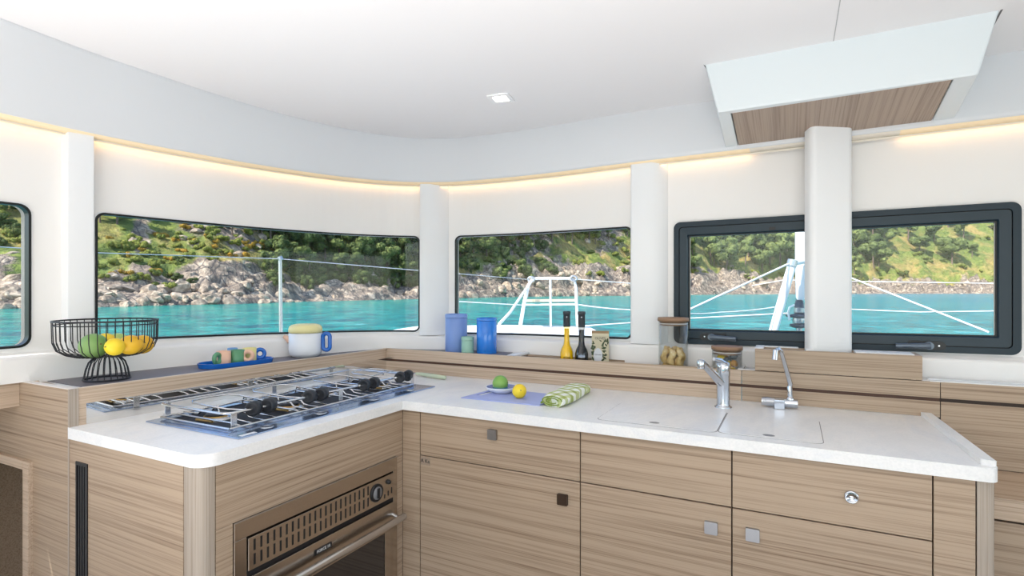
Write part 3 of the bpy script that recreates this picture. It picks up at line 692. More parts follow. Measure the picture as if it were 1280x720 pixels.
for k in range(22):
    a = k*2*PI/22; prof = [(.018, .082), (.038, .078), (.052, .062), (.060, .038), (.066, .004)]
    m.tube([(bc.x+r*math.cos(a), bc.y+r*math.sin(a), ZM+z) for r, z in prof], .0017, 5)
m.build('foot_wires', WIRE, fb, kind='stuff')
MB().tube(ringp(.067, .003), .003, 8, closed=True).build('foot_ring', WIRE, fb)
def skin(name, c, c2, sc=60):
    m, t, b = nodes(name); n = noiset(t, coords(t), 9, 3); n2 = noiset(t, coords(t), 320, 2)
    t.links.new(ramp(t, n, [(.35, c), (.65, c2)]), b.inputs['Base Color']); b.inputs['Roughness'].default_value = .42; bump(t, b, n2, .25, .001); return m
LEM = skin('lemon_peel', (.86, .58, .02), (.90, .68, .03)); ORL = skin('orange_lemon_peel', (.80, .42, .02), (.88, .55, .03))
GRN = skin('green_peel', (.16, .34, .08), (.26, .42, .14)); LGR = skin('pale_lime_peel', (.38, .52, .13), (.5, .62, .2)); APP = skin('lime_peel', (.15, .34, .05), (.25, .45, .10))
def fruit(c, r, mat, label, name='lemon', cat='fruit', tip=.12, ax=(1, 0, .2), el=1.15, group=None):
    bm = bmesh.new(); bmesh.ops.create_icosphere(bm, subdivisions=3, radius=r)
    for v in bm.verts:
        t = abs(v.co.z)/r; v.co.z *= el*(1+tip*t**6); v.co *= 1+.012*noise.noise(v.co*40)
        for f in bm.faces: f.smooth = True
        break
    for v in bm.verts:
        t = min(abs(v.co.z)/r, 1.0); s_ = 1-.10*t**4; v.co.x *= s_; v.co.y *= s_; v.co.z *= el*(1+tip*t**8); v.co += v.normal*.0006*noise.noise(v.co*60)
    for f in bm.faces: f.smooth = True
    me = bpy.data.meshes.new(name); bm.to_mesh(me); bm.free(); me.materials.append(mat)
    me.transform(Vector(ax).normalized().to_track_quat('Z', 'Y').to_matrix().to_4x4())
    o = bpy.data.objects.new(name, me); C.collection.objects.link(o); o.location = c; LOCS[o] = Vector(c); tag(o, label, cat, group)
    m = MB(); d = Vector(ax).normalized(); p = d*r*el*(1+tip*.9); m.tube([p-d*.002, p+d*.003], [.003, .002], 6)
    st = m.build('stem', plain('stem_brown', (.2, .14, .06), .7)); st.parent = o; return o
bz = ZM+.086
def bp_(px, py, d): return at(px, py, d)
fruit(at(117, 432.5, 1.84), .042, GRN, 'large green avocado-like fruit at the left in the wire bowl', 'green_fruit', tip=0.0, el=1.08)
fruit(at(143.5, 433.5, 1.80), .029, LEM, 'small yellow lemon at the front middle of the wire bowl', ax=(.3, -1, .1), el=1.05)
fruit(at(163, 431, 1.86), .033, ORL, 'deep yellow lemon in the wire bowl, right of the small front lemon', ax=(.2, 1, .1))
fruit(at(178, 430.5, 1.94), .033, ORL, 'deep yellow lemon farthest right in the wire bowl', ax=(.9, .3, .1))
fruit(at(132, 427, 1.95), .030, LEM, 'yellow lemon half hidden behind the large green fruit', ax=(1, .3, .1))
fruit(at(147, 428, 2.0), .034, LGR, 'pale green lime at the back of the wire bowl', 'lime', ax=(1, .6, 0), tip=0)
# blue tray with cups
BLU = plain('cobalt_glaze', (.01, .13, .52), .25, coat=.4); GRE = plain('green_glaze', (.10, .30, .15), .3, coat=.3); PNK = plain('peach_glaze', (.80, .50, .36), .4); YEL = plain('pale_yellow_glaze', (.78, .70, .30), .4)
LBL = plain('light_blue_glaze', (.16, .34, .62), .35)
def sp(y): return (sxl(y)+cur_at_y(y))/2
def cur_at_y(y):
    b = min(BP[:260], key=lambda p: abs(p[1]-y)); return b[0]
tc = Vector((-2.068, 1.505, ZM)); tang = math.radians(84)
tm = Matrix.Translation(tc) @ Matrix.Rotation(tang, 4, 'Z')
m = MB(); sh = []
def stad(L, W, n=14):
    return [(L*math.cos(a), 0) if False else ((L-W)*(1 if math.cos(a) > 0 else -1)*(1 if abs(math.cos(a)) > 1e-9 else 0)+W*math.cos(a), W*math.sin(a)) for a in [k*2*PI/(2*n) for k in range(2*n)]]
A = stad(.155, .068); B2 = stad(.150, .063); Cc = stad(.146, .060); n = len(A)
vs = [(x, y, 0) for x, y in B2]+[(x, y, .019) for x, y in A]+[(x, y, .019) for x, y in B2]+[(x, y, .005) for x, y in Cc]
fs = [tuple(range(n-1, -1, -1)), tuple(range(3*n, 4*n))]
for k in range(3):
    for i in range(n): fs.append((k*n+i, k*n+(i+1) % n, (k+1)*n+(i+1) % n, (k+1)*n+i))
m.add(vs, fs); m.xform(tm); tr = m.build('serving_tray', BLU, bevel=.001); recenter(tr); tag(tr, 'shallow cobalt blue oval tray holding small cups', 'tray')
def cup(lx, ly, r, h, mat, label, hmat=None, hdx=0, hdy=0, hr=.018):
    c = tm @ Vector((lx, ly, .0052)); t = thing('espresso_cup', c, label, 'cup', 'small coloured cups on the blue tray')
    MB().lathe([(r*.92, 0), (r, .003), (r, h), (r-.003, h), (r-.003, .006), (0, .006)], c, 28).build('cup_body', mat, t)
    if hmat:
        q = tm @ Vector((lx+hdx, ly+hdy, 0)); dv = Vector((q.x-c.x, q.y-c.y, 0)).normalized(); hc = c+dv*(r+hr*.72)+Vector((0, 0, h*.55))
        m = MB(); m.tube([hc+dv*hr*math.cos(a)+Vector((0, 0, hr*math.sin(a))) for a in [k*2*PI/24 for k in range(24)]], .0085, 12, closed=True); m.build('ring_handle', hmat, t)['label'] = 'round ring handle in a contrasting colour'
cup(-.062, -.01, .027, .058, PNK, 'peach cup with green ring handle at the tray left end', GRE, -1, -.5)
cup(-.006, -.012, .028, .058, GRE, 'dark green cup in the middle of the blue tray, peach ring handle', PNK, .9, -.75)
cup(.058, .005, .028, .060, YEL, 'pale yellow cup with cobalt ring handle at the tray right end', BLU, 1, -.5)
cup(.004, .040, .020, .062, LBL, 'blue cup standing behind the green cup on the tray')
# teapot
pc = Vector((-2.036, 1.838, ZM)); tp = thing('teapot', pc, 'white ceramic teapot with pale yellow lid and blue loop handle', 'teapot')
WCER = plain('white_ceramic', (.78, .80, .84), .3, coat=.3)
MB().lathe([(.052, 0), (.060, .003), (.070, .014), (.0745, .032), (.0745, .112), (.070, .112), (.070, .01), (0, .01)], pc, 48).build('pot_body', WCER, tp)
MB().lathe([(.071, .1135), (.0745, .116), (.0755, .128), (.072, .142), (.062, .150), (.045, .154), (0, .155)], pc, 48).build('lid', plain('lid_yellow', (.80, .72, .36), .45), tp)['label'] = 'pale yellow domed lid'
dv = Vector((RT[0], RT[1], 0))
hc = pc+dv*.098+Vector((0, 0, .070)); m = MB(); lp = []
for k in range(28):
    a = k*2*PI/28; lp.append(hc+dv*.0165*math.cos(a)+Vector((0, 0, .0165*math.sin(a)+(.022 if math.sin(a) > 0 else -.022))))
m.tube(lp, .0095, 12, closed=True); m.build('loop_handle', BLU, tp)['label'] = 'cobalt blue elongated loop handle'
m = MB(); s0 = pc-dv*.072+Vector((0, 0, .075)); m.tube([s0, s0-dv*.012+Vector((0, 0, .01)), s0-dv*.030+Vector((0, 0, .020))], [.017, .013, .009], 16); m.build('spout', PNK, tp)['label'] = 'peach coloured stub spout'
# canisters
def canister(c, r, h, mat, label, lidh=.03):
    t = thing('canister', c, label, 'canister', 'lidded tins in the shelf corner')
    MB().lathe([(r*.97, 0), (r, .003), (r, h-lidh-.002), (r-.002, h-lidh), (0, h-lidh)], c, 40).build('tin_body', mat, t)
    MB().lathe([(r+.0008, h-lidh+.001), (r+.001, h-.003), (r-.002, h), (r-.006, h), (r-.007, h-.004), (0, h-.004)], c, 40).build('lid', mat, t); return t
canister(Vector((-1.525, 2.345, ZM)), .056, .192, plain('periwinkle_enamel', (.19, .30, .62), .35), 'tall periwinkle blue tin, leftmost on the shelf corner', .020)
c_ = canister(Vector((-1.352, 2.355, ZM)), .050, .176, plain('royal_blue_enamel', (.02, .20, .70), .22, coat=.5), 'tall bright royal blue tin right of the small green one', .014)
canister(Vector((-1.432, 2.305, ZM)), .031, .083, plain('sage_enamel', (.30, .50, .40), .4), 'small sage green tin standing between the two blue tins', .018)
# bottles in the trough
ZT = .99
def bottle(c, liq, glassc, label, dark):
    t = thing('oil_bottle', c, label, 'bottle', 'dressing bottles in the oak trough')
    pr = [(.026, 0), (.0295, .004), (.0305, .03), (.0300, .068), (.025, .086), (.0155, .104), (.0130, .125), (.0140, .19)]
    MB().lathe(pr, c, 32).build('glass_body', glassc, t)
    MB().lathe([(max(r-.002, .001), z+.002 if i == 0 else z) for i, (r, z) in enumerate(pr[:-1])]+[(.0100, .178), (0, .178)], c, 32).build('liquid', liq, t)
    MB().lathe([(.0148, .186), (.0160, .188), (.0160, .243), (.0180, .244), (.0180, .256), (.0155, .258), (0, .258)], c, 24).build('capsule', plain('capsule_grey', (.05, .06, .07), .5) if not bpy.data.materials.get('capsule_grey') else bpy.data.materials['capsule_grey'], t)
    d = (Vector((0, 0, ZC))-c); d.z = 0; d.normalize(); a = math.atan2(d.y, d.x)
    if dark:
        m = MB()
        for z0, z1, col in ((.012, .030, 0), (.034, .052, 0)):
            vs = []
            for k in range(7):
                b = a-.5+k*1.0/6; vs += [(c.x+.0312*math.cos(b), c.y+.0312*math.sin(b), c.z+z0+.018), (c.x+.0312*math.cos(b), c.y+.0312*math.sin(b), c.z+z1+.010)]
            m.add(vs, [(2*i, 2*i+2, 2*i+3, 2*i+1) for i in range(6)])
        m.build('label', plain('label_grey', (.35, .42, .55), .5), t)
        m = MB(); m.lathe([(.0150, .176), (.0153, .186)], c, 20); m.build('neck_band', TXW, t)
    else:
        R = Matrix.Rotation(a+PI/2, 3, 'Z') @ Matrix.Rotation(PI/2, 3, 'X')
        text('oliva', .018, tuple(c+d*.0318+Vector((0, 0, .048))), R, TXT, t)
    m = MB(); p = c+d*.0162+Vector((0, 0, .232)); m.tube([p-d*.002, p+d*.0012], .0028, 10); m.build('cap_stud', NIK, t)
OIL = plain('olive_oil', (.92, .62, .005), .08); VIN = plain('balsamic', (.02, .022, .03), .08)
bottle(Vector((-.925, 2.352, ZT)), OIL, glass('clear_glass', (1, .93, .6), 1.5), 'tall slim bottle of golden olive oil with grey cap', False)
bottle(Vector((-.853, 2.352, ZT)), VIN, glass('smoke_glass', (.4, .42, .46), 2), 'tall slim bottle of dark vinegar with grey cap', True)
# packet
pk = Vector((-.778, 2.395, ZT)); t = thing('printed_packet', pk, 'beige printed packet with olive branch pattern and pale oval, right of the bottles', 'packet')
Rk = Matrix.Translation(pk) @ Matrix.Rotation(math.radians(14), 4, 'Z'); PB = plain('packet_paper', (.62, .56, .40), .6)
m = MB(); m.prism([(-.038, -.012), (.038, -.012), (.038, .014), (-.038, .014)], 0, .150); m.add([(-.038, -.012, .15), (.038, -.012, .15), (.038, .014, .15), (-.038, .014, .15), (-.038, .001, .168), (.038, .001, .168)], [(0, 1, 5, 4), (2, 3, 4, 5), (1, 2, 5), (3, 0, 4)]); m.xform(Rk); m.build('packet_body', PB, t)
m = MB(); m.box(-.039, .039, -.006, .007, .152, .170); m.xform(Rk); m.build('fold_clip', plain('kraft_brown', (.34, .22, .12), .6), t)
m = MB()
rl = random.Random(3)
for k in range(46):
    x = rl.choice([rl.uniform(.008, .035), rl.uniform(.0, .035), rl.uniform(-.036, -.026)]); z = rl.uniform(.012, .128); a = rl.uniform(0, PI); L = rl.uniform(.006, .011)
    pts = [(x+L*math.cos(b)*math.cos(a)-L*.4*math.sin(b)*math.sin(a), -.0124-.0001*(k % 5), z+L*math.cos(b)*math.sin(a)+L*.4*math.sin(b)*math.cos(a)) for b in [j*PI/4 for j in range(8)]]
    m.add(pts, [tuple(range(8))])
m.xform(Rk); m.build('leaf_print', plain('print_olive', (.055, .08, .035), .6), t)
m = MB(); m.add([(-.010+.020*math.cos(b), -.0132, .058+.034*math.sin(b)) for b in [j*PI/12 for j in range(24)]], [tuple(range(24))]); m.xform(Rk); m.build('oval_label', plain('oval_white', (.70, .72, .76), .6), t)
Rt = (Rk.to_3x3() @ Matrix.Rotation(PI/2, 3, 'X'))
text('OLIVES', .0155, tuple(Rk @ Vector((0, -.0128, .136))), Rt, TXT, t); text('Olivette', .009, tuple(Rk @ Vector((-.010, -.0136, .062))), Rt, TXT, t)
# jars
def jar(c, r, h, lidh, label):
    t = thing('glass_jar', c, label, 'jar', 'glass jars with bamboo lids')
    MB().lathe([(r-.006, 0), (r, .006), (r, h), (r-.003, h), (r-.003, .008), (0, .006)], c, 40).build('jar_glass', JARG, t)
    l = MB().lathe([(r-.003, h-.018), (r-.0035, h), (r+.003, h), (r+.003, h+lidh-.002), (r+.001, h+lidh), (0, h+lidh)], c, 40).build('jar_lid', plain('bamboo_lid', (.30, .18, .11), .5) if not bpy.data.materials.get('bamboo_lid') else bpy.data.materials['bamboo_lid'], t)
    m = MB(); m.tube([(c.x+(r-.003)*math.cos(k*PI/20), c.y+(r-.003)*math.sin(k*PI/20), c.z+h-.010) for k in range(40)], .0025, 6, closed=True); m.build('silicone_seal', plain('seal_clear', (.62, .6, .58), .3), l)
    return t
j1 = Vector((-.445, 2.345, ZT)); jar(j1, .060, .225, .015, 'tall clear glass jar with bamboo lid, holding pale twisted biscuits')
BISC, t_, b_b = nodes('biscuit'); t_.links.new(ramp(t_, noiset(t_, coords(t_), 70, 4), [(.3, (.55, .30, .08)), (.55, (.80, .55, .22)), (.75, (.88, .70, .38))]), b_b.inputs['Base Color']); b_b.inputs['Roughness'].default_value = .7
rj = random.Random(5)
for k in range(7):
    a = k*2*PI/6+.5 if k < 6 else 0; rr = .034 if k < 6 else 0
    b0 = j1+Vector((rr*math.cos(a), rr*math.sin(a), .008)); ln = .10+rj.uniform(-.01, .012)
    pts = [b0+Vector((.006*math.sin(i*1.3+k)*(1+0*i), .006*math.cos(i*1.1+k), ln*i/10)) for i in range(11)]
    rad = [.0135+.0035*math.sin(i*2.1+k) if 0 < i < 10 else .005 for i in range(11)]
    o = MB().tube(pts, rad, 10).build('biscuit', BISC); recenter(o); tag(o, 'golden twisted biscuit, '+('standing in the middle of the tall jar' if k == 6 else 'standing at the %s of the tall jar' % ['back right', 'back', 'back left', 'front left', 'front', 'front right'][k]), 'biscuit', 'biscuits in the tall glass jar')
j2 = Vector((-.232, 2.325, ZT)); jar(j2, .056, .118, .014, 'short clear glass jar with bamboo lid behind the mixer tap')
cols = [plain('sweet_yellow', (.85, .60, .03), .4), plain('sweet_grey', (.18, .22, .25), .4), plain('sweet_orange', (.75, .38, .10), .4)]
for k in range(14):
    a = rj.uniform(0, 2*PI); rr = rj.uniform(0, .032); c = j2+Vector((rr*math.cos(a), rr*math.sin(a), .020+.0055*k))
    m = MB(); m.lathe([(.0, -.009), (.010, -.009), (.014, 0), (.010, .009), (0, .009)], (0, 0, 0), 10, sx=1.2); m.xform(Matrix.Translation(c) @ Matrix.Rotation(rj.uniform(0, 3), 4, 'X') @ Matrix.Rotation(rj.uniform(0, 3), 4, 'Y'))
    o = m.build('wrapped_sweet', cols[k % 3]); recenter(o); tag(o, ['yellow', 'dark grey', 'orange'][k % 3]+' wrapped sweet inside the short jar', 'sweet', 'wrapped sweets in the short jar, '+['yellow', 'dark grey', 'orange'][k % 3])

# ------------------------------------------------------------------ taps
bt = Vector((-.223, 2.107, .920)); mt = thing('mixer_tap', bt, 'chrome single-lever mixer tap behind the sink lids', 'tap')
MB().lathe([(.030, 0), (.030, .003), (.0235, .007), (.0225, .012), (.0225, .115), (.0235, .118), (.024, .150), (.021, .162), (0, .166)], bt, 32).build('tap_body', CHROME, mt)
tip = at(876, 453.5, 1.90); st_ = bt+Vector((0, 0, .080)); dd = tip-st_
m = MB(); P0 = st_+dd*.12; m.tube([P0, st_+dd*.5+Vector((0, 0, .003)), st_+dd*.9+Vector((0, 0, .004)), tip+Vector((0, 0, .002))], [.016, .0135, .012, .0125], 16); m.build('spout', CHROME, mt)
m = MB(); m.lathe([(.0125, -.020), (.0135, -.016), (.0135, .004), (.011, .010), (0, .011)], tip, 20); m.build('aerator', CHROME, mt)
m = MB(); lt = bt+Vector((0, 0, .160)); q = Vector((dd.x, dd.y, 0)).normalized()
m.tube([lt+Vector((0, 0, -.004)), lt+q*.02+Vector((0, 0, .010)), lt+q*.055+Vector((0, 0, .018))], [.014, .010, .006], 12); m.build('lever', CHROME, mt)
ft = Vector((-.04, 2.185, .920)); t = thing('folding_tap', ft, 'low chrome folding tap with thin swivel spout, right of the mixer', 'tap')
L0, L1 = at(952, 500.5, 1.985), at(997, 507, 1.935); L0.z = L1.z = .941
MB().tube([L0, L0.lerp(L1, .12), L0.lerp(L1, .13), L1], [.0145, .0155, .0165, .0165], 20).build('valve_barrel', CHROME, t)
cM = L0.lerp(L1, .5); ang = math.atan2((L1-L0).y, (L1-L0).x)
m = MB(); m.box(-.017, .017, -.024, .02, .0005, .034); m.xform(Matrix.Translation((cM.x, cM.y, .920)) @ Matrix.Rotation(ang, 4, 'Z')); m.build('mount_block', CHROME, t, bevel=.002)
n0 = L0.lerp(L1, .80)
z0_ = Vector((n0.x, n0.y, .950)); d0 = 1.955
m = MB(); m.lathe([(.013, 0), (.014, .006), (.011, .012), (.0085, .016)], z0_, 20); m.build('swivel_collar', CHROME, t)
pA = z0_+Vector((0, 0, .012)); pB = z0_+Vector((-.002, 0, .050)); pC = at(988, 480, d0-.01); pD = at(977, 441, d0-.05); pE = at(973, 436.5, d0-.06); pF = at(969.5, 439, d0-.07); pG = at(968.5, 450, d0-.075)
MB().tube([pA, pB, pC, pC.lerp(pD, .5), pD, pE, pF], [.0095, .009, .0085, .0078, .0075, .0078, .0085], 14).build('swivel_spout', CHROME, t)
MB().tube([pF+Vector((0, 0, .004)), pG], [.0088, .0092], 14).build('nozzle', CHROME, t)

# ------------------------------------------------------------------ things on the worktop
LILAC = plain('lilac_board', (.38, .43, .74), .45)
c4 = [(-1.156, 1.812), (-.822, 1.818), (-.812, 2.03), (-1.13, 2.055)]
def bl(u, v):
    a = Vector(c4[0]).lerp(Vector(c4[1]), u); b = Vector(c4[3]).lerp(Vector(c4[2]), u); p = a.lerp(b, v); return (p.x, p.y)
m = MB(); Z0, Z1 = .9203, .9238
for u0, u1, v0, v1 in ((0, .05, 0, 1), (.05, .13, 0, .3), (.05, .13, .85, 1), (.13, 1, 0, 1)):
    m.prism([bl(u0, v0), bl(u1, v0), bl(u1, v1), bl(u0, v1)], Z0, Z1)
cb = m.build('chopping_board', LILAC); recenter(cb); tag(cb, 'thin lilac plastic chopping board lying on the white worktop', 'board')
bw = Vector((-1.062, 1.975, Z1)); m = MB()
m.lathe([(.032, 0), (.036, .002), (.056, .012), (.067, .024), (.0655, .0255), (.062, .024)], bw, 40)
t = thing('small_bowl', bw, 'shallow white bowl with blue inside on the chopping board', 'bowl'); m.build('bowl_shell', WCER, t)
m = MB(); m.lathe([(.0625, .0243), (.053, .014), (.034, .006), (0, .005)], bw, 40); gl = m.build('bowl_glaze', BLU, t); gl['label'] = 'cobalt blue glazed inside'
fruit(bw+Vector((-.004, -.006, .038)), .033, APP, 'round green lime sitting in the small blue-lined bowl', 'lime', tip=.0, el=1.0)
fruit(Vector((-.944, 1.900, Z1+.0275)), .028, LEM, 'yellow lemon on the chopping board beside the small bowl', ax=(.6, -.8, .3), el=1.02, tip=.05)
# tea towel
tw, tt, tb = nodes('checked_towel')
v = coords(tt, (1, 1, 1), rot=(0, 0, .35)); chk = N(tt, 'ShaderNodeTexWave', wave_type='BANDS'); chk.bands_direction = 'X'; chk.inputs['Scale'].default_value = 9; chk.inputs['Distortion'].default_value = 1.2
ch2 = N(tt, 'ShaderNodeTexWave', wave_type='BANDS'); ch2.bands_direction = 'Y'; ch2.inputs['Scale'].default_value = 6.5; ch2.inputs['Distortion'].default_value = 1.2
tt.links.new(v, chk.inputs['Vector']); tt.links.new(v, ch2.inputs['Vector'])
ca = ramp(tt, chk.outputs['Fac'], [(.56, (.84, .86, .80)), (.64, (.56, .62, .30))]); cb2 = ramp(tt, ch2.outputs['Fac'], [(.66, (1, 1, 1)), (.72, (.55, .60, .25))])
tt.links.new(mix(tt, .85, ca, cb2, 'MULTIPLY'), tb.inputs['Base Color']); tb.inputs['Roughness'].default_value = .9
bump(tt, tb, noiset(tt, coords(tt), 500, 2), .3, .001)
m = MB(); a0 = Vector((-.775, 1.83, 0)); a1 = Vector((-.782, 2.16, 0)); nn = 26; kk = 26; vs = []
for i in range(nn):
    u = i/(nn-1); p = a0.lerp(a1, u)
    for k in range(kk):
        an = k*2*PI/kk; fx = math.cos(an); fz = math.sin(an)
        fx = math.copysign(abs(fx)**.7, fx); fz = math.copysign(abs(fz)**.8, fz)
        e_ = 1-.22*abs(2*u-1)**6; wob = 1+.10*noise.noise(Vector((u*5, fx*1.5, fz*1.5)))+.06*math.sin(an*3+u*9)
        vs.append((p.x+fx*.050*e_*wob, p.y+.006*math.sin(an*2+i), .9207+.0205*e_*(1+fz*wob) if fz > -.3 else .9207+max(0, .0205*(1+fz)-.003)))
m.add(vs, [(i*kk+k, i*kk+(k+1) % kk, (i+1)*kk+(k+1) % kk, (i+1)*kk+k) for i in range(nn-1) for k in range(kk)], True)
m.add(vs[:kk], [tuple(range(kk-1, -1, -1))]); m.add(vs[-kk:], [tuple(range(kk))])
t = thing('tea_towel', (-.78, 2.0, .92), 'rolled tea towel in lime green and white checks on the worktop', 'towel'); m.build('rolled_cloth', tw, t)
m = MB()
for dz, r in ((.0, .020), (.0, .012)):
    m.tube([(-.775+r*1.9*math.cos(b), 1.8255+dz, .9425+r*.8*math.sin(b)) for b in [j*2*PI/24 for j in range(22)]], .0022, 6)
m.tube([(-.822, 1.835+.3*j/10, .930+.002*math.sin(j)) for j in range(11)], .004, 6); m.build('folded_edge', plain('towel_green', (.22, .30, .05), .9), t)
# spatula
p0 = Vector((-1.452, 2.145, .932)); p1 = Vector((-1.66, 2.19, .932)); m = MB()
m.tube([p0, p0.lerp(p1, .03), p0.lerp(p1, .3), p0.lerp(p1, .8), p1], [.004, .009, .010, .009, .006], 12)
t = thing('spatula', (-1.6, 2.17, .92), 'pale green handled spatula lying behind the hob knobs', 'utensil'); m.build('handle', plain('sage_handle', (.52, .58, .42), .5), t)
p2 = p1+(p1-p0)*.35; m = MB(); m.tube([p1, p2], .003, 8); m.build('shank', STEEL, t)
m = MB(); q0 = p2; q1 = p2+(p1-p0)*.45; sd_ = Vector((-(p1-p0).y, (p1-p0).x, 0)).normalized()
m.extr([q0+sd_*.012, q1+sd_*.03, q1-sd_*.03, q0-sd_*.012], (0, 0, .002)); m.build('blade', STEEL, t)

# ------------------------------------------------------------------ outside: sea, deck, rails
ZS = -1.40
sea, t_, b_ = nodes('sea_water')
wv = noiset(t_, worldc(t_, (1, 1, 1)), .33, 8, .66, .5); wv2 = noiset(t_, worldc(t_), .035, 3)
dst = N(t_, 'ShaderNodeVectorMath', operation='LENGTH'); g_ = N(t_, 'ShaderNodeNewGeometry'); t_.links.new(g_.outputs['Position'], dst.inputs[0])
sx_ = N(t_, 'ShaderNodeSeparateXYZ'); t_.links.new(g_.outputs['Position'], sx_.inputs[0])
mr = N(t_, 'ShaderNodeMapRange'); t_.links.new(sx_.outputs[0], mr.inputs[0]); mr.inputs[1].default_value = -90; mr.inputs[2].default_value = 60
c = ramp(t_, mr.outputs[0], [(0, (.018, .32, .22)), (.5, (.010, .31, .32)), (1, (.008, .23, .38))])
c = mix(t_, ramp(t_, wv2, [(.4, (0, 0, 0)), (.62, (1, 1, 1))]), c, mix(t_, .25, c, (.03, .42, .36)))
c = mix(t_, ramp(t_, wv, [(.40, (1, 1, 1)), (.54, (0, 0, 0))]), c, (.008, .15, .20))
c = mix(t_, ramp(t_, wv, [(.58, (0, 0, 0)), (.70, (1, 1, 1))]), c, (.16, .56, .60))  # pale glints on crests and dark troughs are put into the water colour
t_.links.new(c, b_.inputs['Base Color']); b_.inputs['Roughness'].default_value = .12; b_.inputs['IOR'].default_value = 1.33; b_.inputs['Specular IOR Level'].default_value = .14
bump(t_, b_, wv, 1.0, 1.4)
m = MB(); m.add([(-1500, -300, ZS), (1800, -300, ZS), (1800, 1800, ZS), (-1500, 1800, ZS)], [(0, 1, 2, 3)]); so_ = m.build('sea', sea); so_['kind'] = 'structure'
DECKM = plain('deck_gelcoat', (.82, .82, .82), .5)
dk = thing('foredeck', (-1.5, 4.0, .8), 'white moulded foredeck seen low through the middle windows', 'deck')
m = MB()
ol = [at(300, 400, 3.2), at(430, 400, 5.2), at(520, 400, 6.6), at(620, 400, 6.8), at(735, 400, 6.6), at(775, 400, 5.0), at(795, 400, 3.6), at(660, 400, 2.75), at(545, 400, 3.15)]
zt_top = [.86, .90, .915, .92, .92, .86, .86, .93, .93]
cx_ = sum(p.x for p in ol)/len(ol); cy_ = sum(p.y for p in ol)/len(ol)
top = [(p.x, p.y, z) for p, z in zip(ol, zt_top)]; bot = [(p.x+(p.x-cx_)*.05, p.y+(p.y-cy_)*.05, .45) for p in ol]; n = len(ol)
m.add(top+bot+[(cx_, cy_, .95)], [(i, (i+1) % n, 2*n) for i in range(n)]+[(i+n, (i+1) % n+n, (i+1) % n, i) for i in range(n)], False); m.build('deck_moulding', DECKM, dk)
hull = MB().box(-4.5, 4.5, 2.7, 3.1, -1.6, .55).build('hull', DECKM, dk)
WR = plain('white_rope', (.80, .80, .78), .7); SS = plain('rail_stainless', (.5, .51, .53), .25, .8); WPT = plain('rail_white', (.82, .82, .82), .35)
D = 6.2
pu = thing('bow_pulpit', at(690, 410, D), 'white tube bow pulpit with pale wooden seat seen through the middle window', 'railing')
m = MB(); m.tube([at(650, 410, D-.2), at(655, 380, D-.15), at(660, 358, D-.1), at(665, 349, D), at(672, 348, D), at(712, 348, D), at(718, 350, D), at(720, 360, D), at(722, 407, D)], [.022, .021, .020, .017, .015, .015, .016, .017, .018], 10); m.build('top_rail', WPT, pu)
MB().tube([at(688, 348, D), at(688.5, 408, D)], .013, 8).build('upright', WPT, pu)
MB().tube([at(655, 381, D), at(720, 380.5, D)], .010, 8).build('lower_rail', WPT, pu)
MB().tube([at(664, 352, D), at(650, 372, D-.3), at(638, 390, D-.7), at(624, 405, D-1.2)], .014, 8).build('brace', WPT, pu)
m = MB(); a, b = at(656, 377.5, D), at(721, 377, D); m.extr([a, b, b+Vector((FW[0], FW[1], 0))*.35, a+Vector((FW[0], FW[1], 0))*.35], (0, 0, .025)); m.build('seat_board', plain('teak_seat', (.62, .50, .36), .6), pu)
m = MB(); m.tube([at(664+4*math.cos(k*PI/6), 349+3*math.sin(k*PI/6), D-.03) for k in range(12)], .012, 6, closed=True); m.tube([at(717+4*math.cos(k*PI/6), 348+3*math.sin(k*PI/6), D-.03) for k in range(12)], .012, 6, closed=True); m.build('rail_fitting', SS, pu)
so2 = thing('stanchion', at(351, 418, 4.4), 'slim steel stanchion post outside the wide left window', 'post')
MB().tube([at(351.3, 425, 4.4), at(350.2, 321, 4.4)], .014, 10).build('post_tube', SS, so2); MB().tube([at(349.5, 321, 4.4), at(351.5, 325, 4.4)], .02, 8).build('post_cap', SS, so2)
def rope(name, pts, r, label, cat='rope', mat=None, group=None, sag=0.0):
    r = r*.62; P = [at(*p) for p in pts]; Q = []
    for a, b in zip(P, P[1:]):
        for k in range(8):
            u = k/8; q = a.lerp(b, u); q.z -= sag*4*u*(1-u); Q.append(q)
    Q.append(P[-1]); o = MB().tube(Q, r, 6).build(name, mat or WR); recenter(o); tag(o, label, cat, group); return o
rope('lifeline', [(-60, 305, 3.6), (120, 316, 3.9), (350, 323.5, 4.4), (560, 341, 5.3), (663, 349.5, D)], .0065, 'upper white lifeline wire passing the stanchion to the bow pulpit', 'wire', SS)
rope('lifeline', [(560, 376, 5.3), (656, 381.5, D)], .009, 'lower white lifeline left of the bow pulpit seat', 'wire', WPT)
rope('lifeline', [(720, 349, D), (800, 355, 6.5), (860, 357, 6.8)], .008, 'upper lifeline running right from the bow pulpit top', 'wire', WPT)
rope('mooring_line', [(721, 380.5, D), (790, 387.5, 6.4), (830, 389, 6.5)], .014, 'white line running right from the pulpit seat level', sag=.01)
rope('mooring_line', [(722, 408, D), (790, 403.5, 6.4), (860, 398, 6.8), (985, 391.5, 7)], .014, 'white line low across the sea beside the foredeck edge')
